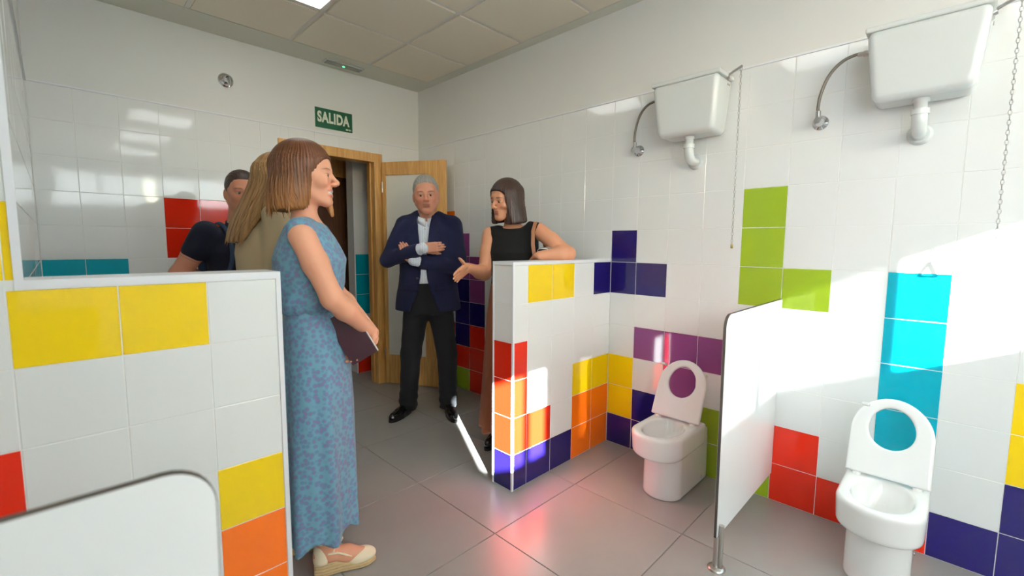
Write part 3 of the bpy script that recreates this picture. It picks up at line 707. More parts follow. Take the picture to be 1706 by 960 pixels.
# ------------------------------------------------------------------ cubicle panels
def make_panel(flip):
    e = empty('cubicle_panel', (0, -0.98, 0)); s_ = -1 if not flip else 1
    L, z0, z1, r = 0.752, 0.142, 1.042, 0.05; q = []
    def P(d, x, z): return (s_*(x+0), z)
    poly = [(0.001, z0), (0.001, z1)]+[(L-r+r*math.sin(a), z1-r+r*math.cos(a)) for a in [i*PI/2/8 for i in range(9)]]+[(L-0.012, z0+0.0), ]
    poly = [(s_*x, z) for x, z in poly]
    def pan(th, ins, name, m):
        c = (s_*L/2, (z0+z1)/2)
        pp = [(c[0]+(x-c[0])*(1-ins*2/L), c[1]+(z-c[1])*(1-ins*2/(z1-z0))) for x, z in poly]
        MB().prism(pp, (0, -th/2, 0), (1, 0, 0), (0, 0, 1), (0, th, 0)).build(name, m, e)
    pan(0.0105, 0.0, 'core', HPLC); pan(0.0128, 0.0012, 'laminate_face', HPL)
    lg_ = empty('tmp_leg')
    bpy.data.objects.remove(lg_)
    x = s_*0.715
    leg = MB().tube([(x, -0.016, 0.01), (x, -0.016, 0.19)], 0.0095, 14); leg.tube([(x, 0.0, 0.004), (x, 0.0, 0.141)], 0.0125, 14)
    lo = leg.build('leg', STEEL, e)
    MB().lathe((x, -0.004, 0), (0, 0, 1), [(0, 0.034), (0.006, 0.033), (0.009, 0.026), (0.012, 0.018)], 24).build('foot', STEEL, lo)
    for z in (0.33, 0.86):
        MB().box((min(0, s_*0.03), -0.03, z-0.025), (max(0, s_*0.03), -0.0064, z+0.025), 0.002).build('bracket', STEEL, e) if False else None
    return e
p1 = make_panel(False); tag(p1, 'white cubicle panel with dark edge between the two toilets', 'cubicle panel', 'cubicle panels')
p2 = make_panel(True); p2.location = (LX2, -0.968, 0); tag(p2, 'white cubicle panel out of focus in the bottom left corner', 'cubicle panel', 'cubicle panels')

# ------------------------------------------------------------------ people
def rotz(a): c, s = math.cos(a), math.sin(a); return np.array(((c, -s, 0), (s, c, 0), (0, 0, 1)))
def rotx(a): c, s = math.cos(a), math.sin(a); return np.array(((1, 0, 0), (0, c, -s), (0, s, c)))
def roty(a): c, s = math.cos(a), math.sin(a); return np.array(((c, 0, s), (0, 1, 0), (-s, 0, c)))
class Frame:
    """head frame: origin between the eyes' height and the middle of the skull, front -y"""
    def __init__(s, c, yaw=0, pitch=0, roll=0, sc=1.0):
        s.c = np.array(c, float); s.R = rotz(math.radians(yaw)) @ rotx(math.radians(pitch)) @ roty(math.radians(roll)); s.sc = sc
    def p(s, *q): return s.c + s.R @ (np.array(q, float)*s.sc)
    def inv(s, P): return ((P-s.c) @ s.R)/s.sc
    def ell(s, S, c, r, k=0.0, op='u', rot=None): S.ell(s.p(*c), np.array(r)*s.sc, k*s.sc, op, s.R if rot is None else s.R @ rot)
    def cone(s, S, a, b, ra, rb=None, k=0.0, op='u', sq=None): S.cone(s.p(*a), s.p(*b), ra*s.sc, None if rb is None else rb*s.sc, k*s.sc, op, None if sq is None else (s.R @ np.array(sq[0], float), sq[1]))
    def box(s, S, c, h, rd=0.005, k=0.0, op='u'): S.box(s.p(*c), np.array(h)*s.sc, rd*s.sc, k*s.sc, op, s.R)
    def raw(s, S, fn, lo, hi, op='u', k=0.0):
        cs = np.array([s.p(x, y, z) for x in (lo[0], hi[0]) for y in (lo[1], hi[1]) for z in (lo[2], hi[2])])
        S.raw(lambda P: (fn(s.inv(P).astype(np.float32))*s.sc).astype(np.float32), cs.min(0), cs.max(0), op, k*s.sc)
def smx(a, b, k):
    h = np.maximum(k-np.abs(a-b), 0)/k; return np.maximum(a, b)+h*h*k*0.25
def loft_fn(keys, cap=0.01, ex=2.0):
    """stack of ellipses: keys = [(z, cx, cy, rx, ry)]"""
    K = np.array(sorted(keys), float)
    def fn(P):
        z = P[:, 2]; cx, cy_, rx, ry = [np.interp(z, K[:, 0], K[:, i]) for i in (1, 2, 3, 4)]
        x = np.abs(P[:, 0]-cx)+1e-6; y = np.abs(P[:, 1]-cy_)+1e-6
        if ex == 2.0: k0 = np.sqrt((x/rx)**2+(y/ry)**2)
        else: k0 = ((x/rx)**ex+(y/ry)**ex)**(1/ex)
        k1 = np.sqrt((x/rx**2)**2+(y/ry**2)**2)+1e-9
        d = np.minimum(k0*(k0-1)/k1, (k0-1)*np.maximum(rx, ry))
        return smx(d, np.maximum(z-K[-1, 0], K[0, 0]-z), cap).astype(np.float32)
    return fn
def loft(S, keys, cap=0.01, k=0.0, op='u', ex=2.0):
    K = np.array(keys, float); m = np.max(K[:, 3:], 0)
    lo = (K[:, 1].min()-m[0], K[:, 2].min()-m[1], K[:, 0].min()); hi = (K[:, 1].max()+m[0], K[:, 2].max()+m[1], K[:, 0].max())
    S.raw(loft_fn(keys, cap, ex), lo, hi, op, k)
def wrinkle(S, amp, f=1.0, seed=0.0):
    def fn(P):
        x, y, z = (P*f).T
        return (amp*(np.sin(31*z+19*x+4*np.sin(17*y+seed)+seed)*np.sin(23*y-11*z+3*np.sin(13*x+2*seed))+0.5*np.sin(55*x+37*z+3*np.sin(29*y)+seed)*np.sin(41*y+26*z))).astype(np.float32)
    S.raw(fn, (-9, -9, -9), (9, 9, 9), 'd')
    return S
def head(S, F, fem=False, smile=False, neck=None, nr=0.056, jaw=1.0, age=0.0):
    F.ell(S, (0, 0.012, 0.030), (0.076, 0.095, 0.087))
    F.ell(S, (0, -0.034, 0.042), (0.061, 0.054, 0.056), k=0.03)
    F.ell(S, (0, -0.030, -0.026), (0.062*jaw, 0.058, 0.074), k=0.03)
    for s in (-1, 1):
        F.cone(S, (s*0.054*jaw, 0.012, -0.048), (s*0.016*jaw, -0.064, -0.096), 0.019, 0.018, k=0.03)
        F.ell(S, (s*0.040, -0.060, -0.022), (0.024, 0.021, 0.022), k=0.02)
        F.ell(S, (s*0.060, -0.030, 0.004), (0.014, 0.020, 0.016), k=0.02)
    F.ell(S, (0, -0.074, -0.099), (0.019 if fem else 0.024, 0.015, 0.015), k=0.018)
    F.cone(S, (-0.036, -0.078, 0.020), (0.036, -0.078, 0.020), 0.009 if fem else 0.0125, k=0.018)
    F.ell(S, (0, -0.066, -0.060), (0.032, 0.025, 0.030), k=0.018)
    if neck is not None: S.cone(F.p(0, 0.022, -0.04), neck, nr, nr*1.08, k=0.025)
    for s in (-1, 1):
        F.ell(S, (s*0.030, -0.102, 0.002), (0.018, 0.018, 0.0125), k=0.010, op='s')
        F.ell(S, (s*0.031, -0.0765, 0.0), (0.0165, 0.0150, 0.0120), k=0.004)
        F.ell(S, (s*0.031, -0.0955, -0.0010), (0.0132, 0.0118, 0.0042), k=0.001, op='s')
        F.cone(S, (s*0.020, -0.0865, 0.0085), (s*0.043, -0.0815, 0.0065), 0.0035, 0.003, k=0.004)
        F.cone(S, (s*0.020, -0.098, -0.036), (s*0.031, -0.090, -0.064), 0.0016+0.0014*age, k=0.010, op='s')
    F.cone(S, (0, -0.084, 0.012), (0, -0.110, -0.024), 0.0075, 0.0098, k=0.012)
    F.ell(S, (0, -0.1120 if fem else -0.1145, -0.0285), (0.0115 if fem else 0.0135, 0.0105, 0.0100), k=0.008)
    for s in (-1, 1):
        F.ell(S, (s*(0.0115 if fem else 0.0135), -0.1015, -0.034), (0.0075, 0.0105, 0.0075), k=0.005)
        F.ell(S, (s*0.0062, -0.110, -0.0410), (0.0036, 0.006, 0.0036), k=0.002, op='s')
    F.cone(S, (0, -0.097, -0.040), (0, -0.096, -0.050), 0.0025, k=0.006, op='s')
    dz = 0.006 if smile else 0.0; wl_ = 0.028 if smile else 0.024; f_ = 1.0 if fem else 0.78
    F.ell(S, (0, -0.0865, -0.0585+dz*0.4), (wl_, 0.0072, 0.0050*f_), k=0.005)
    F.ell(S, (0, -0.0850, -0.0705-dz), (wl_*0.84, 0.0082, 0.0060*f_), k=0.006)
    F.cone(S, (-0.012, -0.094, -0.082-dz), (0.012, -0.094, -0.082-dz), 0.0035, k=0.008, op='s')
    if smile:
        F.ell(S, (0, -0.098, -0.0645), (0.0245, 0.012, 0.0056), k=0.002, op='s')
        for s in (-1, 1): F.ell(S, (s*0.041, -0.066, -0.026), (0.022, 0.022, 0.018), k=0.014)
    else: F.cone(S, (-0.024, -0.0945, -0.0645), (0.024, -0.0945, -0.0645), 0.0015, k=0.003, op='s')
    for s in (-1, 1):
        F.ell(S, (s*0.080, 0.014, -0.010), (0.0085, 0.018, 0.032), k=0.006, rot=rotz(-s*0.35))
        F.ell(S, (s*0.089, 0.010, -0.006), (0.006, 0.010, 0.018), k=0.003, op='s', rot=rotz(-s*0.35))
def face_colour(F, skin, lips, brow, smile=False, blush=0.12):
    skin, lips, brow = [np.array(lin(c)[:3]) for c in (skin, lips, brow)]
    def fn(V):
        q = F.inv(V); x, y, z = q.T; ax = np.abs(x); c = np.repeat(skin[None], len(V), 0)
        def mix(w, col): nonlocal c; c = c*(1-w[:, None])+w[:, None]*np.array(col)
        front = np.clip((-y-0.04)/0.02, 0, 1)*(np.abs(z) < 0.16)
        ch = np.exp(-(((ax-0.042)/0.022)**2+((z+0.03)/0.02)**2))*front
        mix(ch*blush*2, skin*np.array((1.02, 0.72, 0.70)))
        nz = np.exp(-((x/0.014)**2+((z+0.030)/0.012)**2))*front; mix(nz*blush*1.5, skin*np.array((1.0, 0.72, 0.70)))
        dz = 0.006 if smile else 0.0; wl_ = 0.029 if smile else 0.024
        lu = np.clip(1.4-((x/wl_)**2+((z+0.0585-dz*0.4)/0.0056)**2), 0, 1)*front; ll = np.clip(1.4-((x/(wl_*0.9))**2+((z+0.0705+dz)/0.0066)**2), 0, 1)*front
        mix(np.clip(np.maximum(lu, ll)*1.5, 0, 1)*0.7, lips)
        if smile:
            t = np.clip(1.5-((x/0.0235)**2+((z+0.0645)/0.0060)**2), 0, 1)*front*(y > -0.0935); mix(np.clip(t*2, 0, 1), (0.82, 0.80, 0.76))
        arch = 0.0235-((ax-0.034)/0.03)**2*0.006
        b = np.clip(1.5-(((ax-0.033)/0.0185)**2+((z-arch)/0.0034)**2), 0, 1)*front; mix(np.clip(b*1.4, 0, 1)*0.75, brow)
        ly = np.clip(1.3-(((ax-0.031)/0.0165)**2+((z-0.0052)/0.0026)**2), 0, 1)*front*(y < -0.07); mix(np.clip(ly, 0, 1)*0.7, brow*0.6)
        return c
    return fn
EYEW = mat('eye', (240, 238, 232), rough=0.08, attr=True)
def eyes(F, parent, gaze=(0, 0), iris=(70, 48, 30)):
    iris = np.array(lin(iris)[:3])
    for s in (-1, 1):
        bm = bmesh.new(); bmesh.ops.create_uvsphere(bm, u_segments=20, v_segments=14, radius=0.0124*F.sc); me = bpy.data.meshes.new('eye')
        bm.to_mesh(me); bm.free(); me.polygons.foreach_set('use_smooth', [True]*len(me.polygons))
        g = np.array((math.sin(gaze[0]), -math.cos(gaze[0])*math.cos(gaze[1]), math.sin(gaze[1]))); g = F.R @ g; g /= np.linalg.norm(g)
        n = len(me.vertices); co = np.empty(n*3); me.vertices.foreach_get('co', co); co = co.reshape(-1, 3); an = np.arccos(np.clip((co/np.linalg.norm(co, axis=1)[:, None]) @ g, -1, 1))
        c = np.ones((n, 4)); c[:, :3] = np.where(an[:, None] < 0.28, 0.01, np.where(an[:, None] < 0.66, iris, 0.36)); ca = me.color_attributes.new('col', 'FLOAT_COLOR', 'POINT'); ca.data.foreach_set('color', c.ravel())
        o = link('eye', me, parent, EYEW); o.location = F.p(s*0.031, -0.0785, -0.0006)
def hand(S, w, d, n, side, curl=0.35, sc=1.0, spread=0.06, thumb=(0.75, 0.62, 0.25), tcurl=0.25):
    """w wrist, d direction of the fingers, n direction the palm faces, side = +1/-1 gives the thumb side"""
    w, d, n = [np.array(q, float) for q in (w, d, n)]; d /= np.linalg.norm(d); n -= d*(n @ d); n /= np.linalg.norm(n); s = np.cross(d, n)*side
    R = np.stack([s, n, d], 1)
    S.box(w+d*0.048*sc, (0.038*sc, 0.0125*sc, 0.046*sc), 0.011*sc, k=0.014*sc, R=R)
    S.ell(w+d*0.035*sc+s*0.022*sc+n*0.008*sc, (0.016*sc, 0.013*sc, 0.026*sc), k=0.012*sc, R=R)
    for i, (off, L) in enumerate(((0.0285, 0.070), (0.0095, 0.078), (-0.0095, 0.073), (-0.0275, 0.057))):
        p = w+d*(0.088-0.004*abs(i-1))*sc+s*off*sc; a = curl*0.55+0.05*i*curl; ang = a; sp = (1.5-i)*spread
        for j, (fl, r0, r1) in enumerate(((0.45, 0.0088, 0.0082), (0.30, 0.0082, 0.0076), (0.25, 0.0076, 0.0062))):
            q = p+(d*math.cos(ang)+n*math.sin(ang)+s*sp*math.cos(ang))*L*fl*sc
            S.cone(p, q, r0*sc, r1*sc, k=0.004*sc if j else 0.006*sc); p = q; ang += curl
    t = s*thumb[0]+d*thumb[1]+n*thumb[2]; t /= np.linalg.norm(t); p = w+d*0.022*sc+s*0.028*sc
    for fl, r0, r1 in ((0.042, 0.0125, 0.0105), (0.032, 0.0105, 0.0095), (0.026, 0.0092, 0.0072)):
        q = p+t*fl*sc; S.cone(p, q, r0*sc, r1*sc, k=0.008*sc); p = q; t = t*math.cos(tcurl)+(d*0.8+n*0.3)*math.sin(tcurl); t /= np.linalg.norm(t)
def arm(S, sh, el, wr, r=(0.050, 0.040, 0.027), k=0.02):
    sh, el, wr = [np.array(q, float) for q in (sh, el, wr)]
    m = sh+(el-sh)*0.45; S.cone(sh, m, r[0], r[0]*0.94, k=k); S.cone(m, el, r[0]*0.94, r[1], k=k)
    f = el+(wr-el)*0.3; S.cone(el, f, r[1], r[1]*1.03, k=k); S.cone(f, wr, r[1]*1.03, r[2], k=k)
def leg(S, hip, kn, an, r=(0.085, 0.055, 0.038), k=0.02):
    hip, kn, an = [np.array(q, float) for q in (hip, kn, an)]
    S.cone(hip, kn, r[0], r[1], k=k); c = kn+(an-kn)*0.3+np.array((0, 0.012, 0)); S.cone(kn, c, r[1]*0.96, r[1]*0.98, k=k); S.cone(c, an, r[1]*0.98, r[2], k=k)
def foot(S, heel, toe, an, w=0.036, k=0.02):
    h, t = np.array(heel, float), np.array(toe, float); S.cone(h, h+(t-h)*0.65, w*0.7, w*0.75, k=k); S.cone(h+(t-h)*0.6, t, w*0.75, w*0.5, k=k); S.cone(an, h+(t-h)*0.15, 0.034, 0.030, k=k)
def fabric(name, rgb, rgb2=None, rough=0.85, sc=500, sheen=0.05, b=0.25): return mat(name, rgb, rough=rough, sheen=sheen, bump=(sc, b, 0.002), var=(6, rgb2, 0.35) if rgb2 else None, spec=0.25)
def hairmat(name, a, b, ends=None):
    m = mat(name, a, rough=0.42, spec=0.35); n, l, bs = nodes(m)
    tc = n.new('ShaderNodeTexCoord'); at = n.new('ShaderNodeVertexColor'); at.layer_name = 'col'; mp = n.new('ShaderNodeMapping'); mp.inputs['Scale'].default_value = (58, 2.2, 1); l.new(at.outputs['Color'], mp.inputs[0])
    nz = n.new('ShaderNodeTexNoise'); nz.inputs['Scale'].default_value = 1.6; nz.inputs['Detail'].default_value = 5; l.new(mp.outputs[0], nz.inputs['Vector'])
    cr = n.new('ShaderNodeValToRGB'); cr.color_ramp.elements[0].position = 0.32; cr.color_ramp.elements[1].position = 0.68; cr.color_ramp.elements[0].color = lin(a); cr.color_ramp.elements[1].color = lin(b)
    l.new(nz.outputs['Fac'], cr.inputs[0]); l.new(cr.outputs[0], bs.inputs['Base Color'])
    if ends:                                     # lighter dyed ends: (z0, z1, rgb)
        sx = n.new('ShaderNodeSeparateXYZ'); l.new(tc.outputs['Object'], sx.inputs[0]); mr = n.new('ShaderNodeMapRange'); mr.inputs[1].default_value = ends[1]; mr.inputs[2].default_value = ends[0]; l.new(sx.outputs[2], mr.inputs[0])
        ad = n.new('ShaderNodeMath'); ad.operation = 'MULTIPLY'; l.new(mr.outputs[0], ad.inputs[0]); l.new(nz.outputs['Fac'], ad.inputs[1]); a2 = n.new('ShaderNodeMath'); a2.operation = 'MULTIPLY'; a2.inputs[1].default_value = 1.3; a2.use_clamp = True; l.new(ad.outputs[0], a2.inputs[0])
        mx = n.new('ShaderNodeMixRGB'); mx.inputs[2].default_value = lin(ends[2]); l.new(a2.outputs[0], mx.inputs[0]); l.new(cr.outputs[0], mx.inputs[1]); l.new(mx.outputs[0], bs.inputs['Base Color'])
    bp = n.new('ShaderNodeBump'); bp.inputs['Strength'].default_value = 0.6; bp.inputs['Distance'].default_value = 0.004; l.new(nz.outputs['Fac'], bp.inputs['Height']); l.new(bp.outputs[0], bs.inputs['Normal'])
    return m
def flow(F):
    """direction of growth around the crown, stored per vertex for the streaks of the hair material"""
    def fn(V):
        q = F.inv(V); return np.stack([np.arctan2(q[:, 0], q[:, 1]-0.02)/(2*PI)+0.5, np.clip(0.5+q[:, 2], 0, 1), np.zeros(len(V))], 1)
    return fn
def strands(S, F, amp=0.0013, n=64, wave=10.0, tilt=0.0):
    def fn(P):
        q = F.inv(P); x, y, z = q.T; th = np.arctan2(x, -y+tilt*z)
        return (amp*np.clip((0.115-z)/0.06, 0.0, 1)*(np.sin(n*th+2.2*np.sin(wave*z+3*th))+0.6*np.sin(1.73*n*th+wave*1.7*z))).astype(np.float32)
    S.raw(fn, (-9, -9, -9), (9, 9, 9), 'd')
def locks(F, paths, m, parent, name='hair_lock', r=0.0035):
    """loose tapered strands over the hair, one mesh"""
    b = MB()
    for pts in paths:
        P = [F.p(*q) for q in pts]; n = len(P); b.tube(P, [r*F.sc*(0.5+0.9*math.sin(PI*min(1, (i+0.6)/n))) if i < n-1 else 0.0006 for i in range(n)], 5, caps=False)
    o = b.build(name, m, parent); co = np.array([v.co[:] for v in o.data.vertices]); c = np.ones((len(co), 4)); c[:, :3] = flow(F)(co); o.data.color_attributes.new('col', 'FLOAT_COLOR', 'POINT').data.foreach_set('color', c.ravel()); return o
def hairbox(F, lo, hi): 
    cs = np.array([F.p(x, y, z) for x in (lo[0], hi[0]) for y in (lo[1], hi[1]) for z in (lo[2], hi[2])]); return cs.min(0), cs.max(0)
def short_hair(S, F, front=0.082, side=-0.03, amp=0.0009):
    F.ell(S, (0, 0.014, 0.040), (0.0835, 0.104, 0.096))
    F.raw(S, lambda q: np.sqrt((q[:, 0]/0.0745)**2+((q[:, 1]+0.118)/0.090)**2+((q[:, 2]-0.0)/(front+0.006))**2)*0.08-0.08, (-0.09, -0.23, -0.1), (0.09, 0.0, 0.1), op='s', k=0.004)
    F.raw(S, lambda q: np.maximum(q[:, 2]-np.interp(q[:, 1], [-0.06, -0.03, -0.02, 0.03, 0.04, 0.11], [0.03, 0.02, side, side+0.02, -0.05, -0.055]), -1), (-0.12, -0.13, -0.14), (0.12, 0.13, 0.05), op='s', k=0.004)
    F.raw(S, lambda q: (amp*np.sin(q[:, 0]*420+14*np.sin(q[:, 1]*16)+40*q[:, 2])*np.clip((q[:, 1]+0.075)/0.03, 0, 1)).astype(np.float32), (-9, -9, -9), (9, 9, 9), 'd')
def shoe(parent, heel, toe, w=0.040, m=None, name='shoe'):
    h, t = np.array(heel, float), np.array(toe, float); d = (t-h)/np.linalg.norm(t-h); u = np.array((-d[1], d[0], 0)); L = np.linalg.norm(t-h)
    s = SDF(); R = np.stack([d, u, (0, 0, 1)], 1)
    s.ell(h+d*0.05+(0, 0, 0.048), (0.062, w*0.92, 0.048), R=R); s.cone(h+d*0.06+(0, 0, 0.05), h+d*L*0.55+(0, 0, 0.040), w*0.92, w*0.9, k=0.03)
    s.ell(h+d*L*0.72+(0, 0, 0.030), (L*0.31, w, 0.036), k=0.03, R=R); s.cone(h+d*0.055+(0, 0, 0.06), h+d*0.05+(0, 0, 0.095), 0.040, 0.042, k=0.02)
    s.box(h+(0, 0, -0.04)+d*L/2, (0.5, 0.5, 0.052), 0.001, op='s', R=R)
    o = sculpt(name, s, 0.0045, m, parent)
    b = MB(); n = 22; pts = []
    for i in range(n):
        a = 2*PI*i/n; ww = w*(1.02 if math.cos(a) > 0 else 0.92); pts.append(h+d*(L/2+math.cos(a)*(L/2+0.012))+u*math.sin(a)*ww*(1.0+0.12*math.cos(a)))
    b.add([(p[0], p[1], z) for z in (0.0, 0.016) for p in pts], [tuple(range(n))[::-1], tuple(range(n, 2*n))]+[(i, (i+1) % n, (i+1) % n+n, i+n) for i in range(n)])
    b.build('sole', DARKL, o)
    lc = MB()
    for q in range(4):
        c = h+d*(L*0.42+q*0.018)+np.array((0, 0, 0.079-q*0.006)); lc.tube([c-u*0.022-(0, 0, 0.006), c+(0, 0, 0.003), c+u*0.022-(0, 0, 0.006)], 0.0026, 6)
    lc.build('laces', DARKL, o)
    return o
DARKL = mat('black_leather_sole', (14, 13, 13), rough=0.45); BLKL = mat('black_polished_leather', (16, 15, 16), rough=0.22, coat=0.4, bump=(60, 0.1, 0.002))
SKIN = mat('skin', (205, 150, 122), rough=0.48, attr=True, spec=0.35, bump=(220, 0.12, 0.001), sub=0.08)
def hbox(F, lo=(-0.1, -0.13, -0.12), hi=(0.1, 0.13, 0.14)): a, b = hairbox(F, lo, hi); return a, b
def hnd(w, d, L=0.2, r=0.06):
    w = np.array(w, float); d = np.array(d, float); d /= np.linalg.norm(d); e = w+d*L; return np.minimum(w, e)-r, np.maximum(w, e)+r

def collar_flaps(parent, c, r0, r1, zt, zb, m, name='collar', front=0.35, drop=0.025, point=0.02, tilt=0.0, n=14, lean=0.25):
    """two turned-down collar halves around the neck"""
    for sg in (-1, 1):
        v = []; f = []
        for i in range(n+1):
            t = i/n; a = front+(PI-front)*t; ca, sa = -math.cos(a), math.sin(a)
            up = zt-drop*(1+math.cos(a))/2+tilt*sa*sg; dn = zb-drop*(1+math.cos(a))/2-point*max(0, 1-t*4)+tilt*sa*sg
            for q, (rr, zz) in enumerate(((r0, up), (r0+0.005, up+0.004), (r1+0.004, dn), (r1, dn))):
                v.append((c[0]+sg*rr*sa, c[1]+rr*ca*1.02, zz))
        for i in range(n):
            for q in range(4): f.append((i*4+q, i*4+(q+1) % 4, i*4+4+(q+1) % 4, i*4+4+q))
        f += [(0, 1, 2, 3), (n*4+3, n*4+2, n*4+1, n*4)]
        b = MB(); b.add(v, f, True); b.build(name, m, parent)

# ---- man in a navy suit jacket, arms crossed
def man_suit():
    e = empty('person', (-0.57, 1.25, 0), math.radians(232+90)); X = 0.02
    F = Frame((0.016, -0.045, 1.652), yaw=2, pitch=4, roll=-4, sc=1.12)
    sR, sL = (-0.165+X, 0.01, 1.435), (0.185+X, 0.01, 1.44); eR, eL = (-0.262, -0.055, 1.185), (0.262, -0.05, 1.125); wR, wL = (0.006, -0.235, 1.272), (-0.075, -0.175, 1.185)
    s = SDF(); head(s, F, neck=(X, 0.03, 1.43), nr=0.064, jaw=1.10, age=1.0)
    loft(s, [(0.86, X, 0, 0.14, 0.095), (1.05, X, 0, 0.14, 0.095), (1.3, X, 0.01, 0.155, 0.095), (1.46, X, 0.015, 0.10, 0.06)], k=0.03)
    arm(s, sR, eR, wR); arm(s, sL, eL, wL)
    hand(s, wR, (1, 0.04, 0.10), (-0.0, 1, 0.1), -1, curl=0.38, sc=0.98, spread=-0.03, thumb=(0.3, 0.9, 0.3))
    hand(s, wL, (-0.55, 0.02, 0.83), (0.1, 1, 0.0), 1, curl=0.3, sc=0.98, spread=-0.03, thumb=(0.5, 0.8, 0.2))
    hpR, hpL, kR, kL, aR, aL = (-0.085+X, 0, 0.90), (0.085+X, 0, 0.90), (-0.112, -0.02, 0.48), (0.158, -0.02, 0.46), (-0.140, 0.012, 0.09), (0.163, 0.03, 0.09)
    leg(s, hpR, kR, aR); leg(s, hpL, kL, aL)
    foot(s, (-0.135, 0.03, 0.045), (-0.235, -0.14, 0.035), aR); foot(s, (0.155, 0.06, 0.045), (0.205, -0.18, 0.035), aL)
    sculpt('body', s, 0.009, SKIN, e, fine=[(*hbox(F), 0.0032), (*hnd(wR, (1, 0, 0.1)), 0.0036), (*hnd(wL, (-0.5, 0, 0.8)), 0.0036)], colour=face_colour(F, (198, 138, 112), (160, 92, 84), (66, 54, 48), blush=0.2))
    eyes(F, e, gaze=(-0.25, -0.12), iris=(60, 44, 30))
    s = SDF(); short_hair(s, F, front=0.080); sculpt('hair', s, 0.0034, hairmat('grey_hair', (104, 100, 94), (176, 172, 164)), e, colour=flow(F))
    # shirt
    s = SDF(); tk = [(0.90, X, -0.01, 0.165, 0.118), (1.05, X, -0.015, 0.168, 0.122), (1.25, X, -0.005, 0.18, 0.122), (1.40, X, 0.01, 0.15, 0.095), (1.475, X, 0.018, 0.085, 0.068)]
    loft(s, tk, cap=0.02)
    for (a, b) in ((np.array(wR), np.array(eR)), (np.array(wL), np.array(eL))):
        d = (b-a)/np.linalg.norm(b-a); s.cone(a+d*0.005, a+d*0.075, 0.040, 0.042)
    wrinkle(s, 0.0012, 1.0, 1.0)
    sm = mat('striped_shirt_cotton', (228, 234, 242), rough=0.75, bump=(500, 0.2, 0.001)); n, l, bs = nodes(sm)
    tc = n.new('ShaderNodeTexCoord'); wv = n.new('ShaderNodeTexWave'); wv.bands_direction = 'X'; wv.inputs['Scale'].default_value = 28; l.new(tc.outputs['Object'], wv.inputs['Vector'])
    cr = n.new('ShaderNodeValToRGB'); cr.color_ramp.elements[0].position = 0.08; cr.color_ramp.elements[1].position = 0.28; cr.color_ramp.elements[0].color = lin((176, 190, 212)); cr.color_ramp.elements[1].color = lin((226, 232, 240)); l.new(wv.outputs['Color'], cr.inputs[0]); l.new(cr.outputs[0], bs.inputs['Base Color'])
    sh = sculpt('shirt', s, 0.005, sm, e)
    collar_flaps(sh, (X-0.004, 0.008), 0.067, 0.078, 1.558, 1.516, mat('white_collar', (224, 230, 238), rough=0.7), front=0.10, drop=0.076, point=0.016)
    for z in (1.41, 1.345, 1.28): MB().lathe((X-0.012, -0.118 if z < 1.4 else -0.098, z), (0, -1, 0.1), [(0, 0.006), (0.003, 0.005)], 10).build('button', mat('pale_button', (225, 225, 220), rough=0.3), sh)
    # jacket
    jk = [(0.805, X, 0.0, 0.247, 0.145), (0.92, X, 0.0, 0.232, 0.147), (1.08, X, -0.005, 0.207, 0.143), (1.25, X, 0.0, 0.215, 0.142), (1.38, X, 0.012, 0.20, 0.122), (1.46, X, 0.02, 0.13, 0.092), (1.52, X, 0.03, 0.088, 0.075)]
    base = SDF(); loft(base, jk, cap=0.012); XC = X-0.022
    for sh_, el_, wr_ in ((sR, eR, wR), (sL, eL, wL)):
        sh_, el_, wr_ = map(np.array, (sh_, el_, wr_)); base.cone(sh_, el_, 0.072, 0.056, k=0.045); d = wr_-el_; base.cone(el_, el_+d*0.80, 0.057, 0.049, k=0.02)
    base.cone((sR[0]+0.01, 0.012, 1.452), (X-0.06, 0.03, 1.505), 0.045, 0.05, k=0.04); base.cone((sL[0]-0.01, 0.012, 1.455), (X+0.06, 0.03, 1.505), 0.045, 0.05, k=0.04)
    WZ = [0.78, 0.84, 0.92, 1.0, 1.06, 1.16, 1.30, 1.42, 1.50, 1.56]; WW = [0.12, 0.095, 0.062, 0.036, 0.024, 0.020, 0.030, 0.043, 0.058, 0.075]
    def opening(P): return np.maximum(np.abs(P[:, 0]-XC)-np.interp(P[:, 2], WZ, WW), np.maximum(P[:, 1]+0.03, np.abs(P[:, 2]-1.17)-0.42)).astype(np.float32)
    def forearm(P):
        q = np.full(len(P), 1.0)
        for el_, wr_ in ((eR, wR), (eL, wL)):
            a, b_ = np.array(el_), np.array(wr_); ab = b_-a; b2 = ab*0.80; t = np.clip((P-a) @ b2/(b2 @ b2), 0, 1); q = np.minimum(q, np.linalg.norm(P-a-t[:, None]*b2, axis=1)-(0.057-0.008*t))
        return q
    s = SDF(); s.p = list(base.p); s.raw(lambda P: np.maximum(opening(P), 0.004-forearm(P)).astype(np.float32), (-0.2, -0.4, 0.75), (0.2, 0.0, 1.59), op='s', k=0.004)
    s.ell((X, 0.02, 1.56), (0.074, 0.080, 0.07), op='s', k=0.01)
    wrinkle(s, 0.0028, 0.75, 2.0)
    NAVY = fabric('navy_wool', (20, 24, 52), (26, 30, 62), sc=900)
    ja = sculpt('jacket', s, 0.0065, NAVY, e, relax=2)
    bl = loft_fn(jk, 0.012)
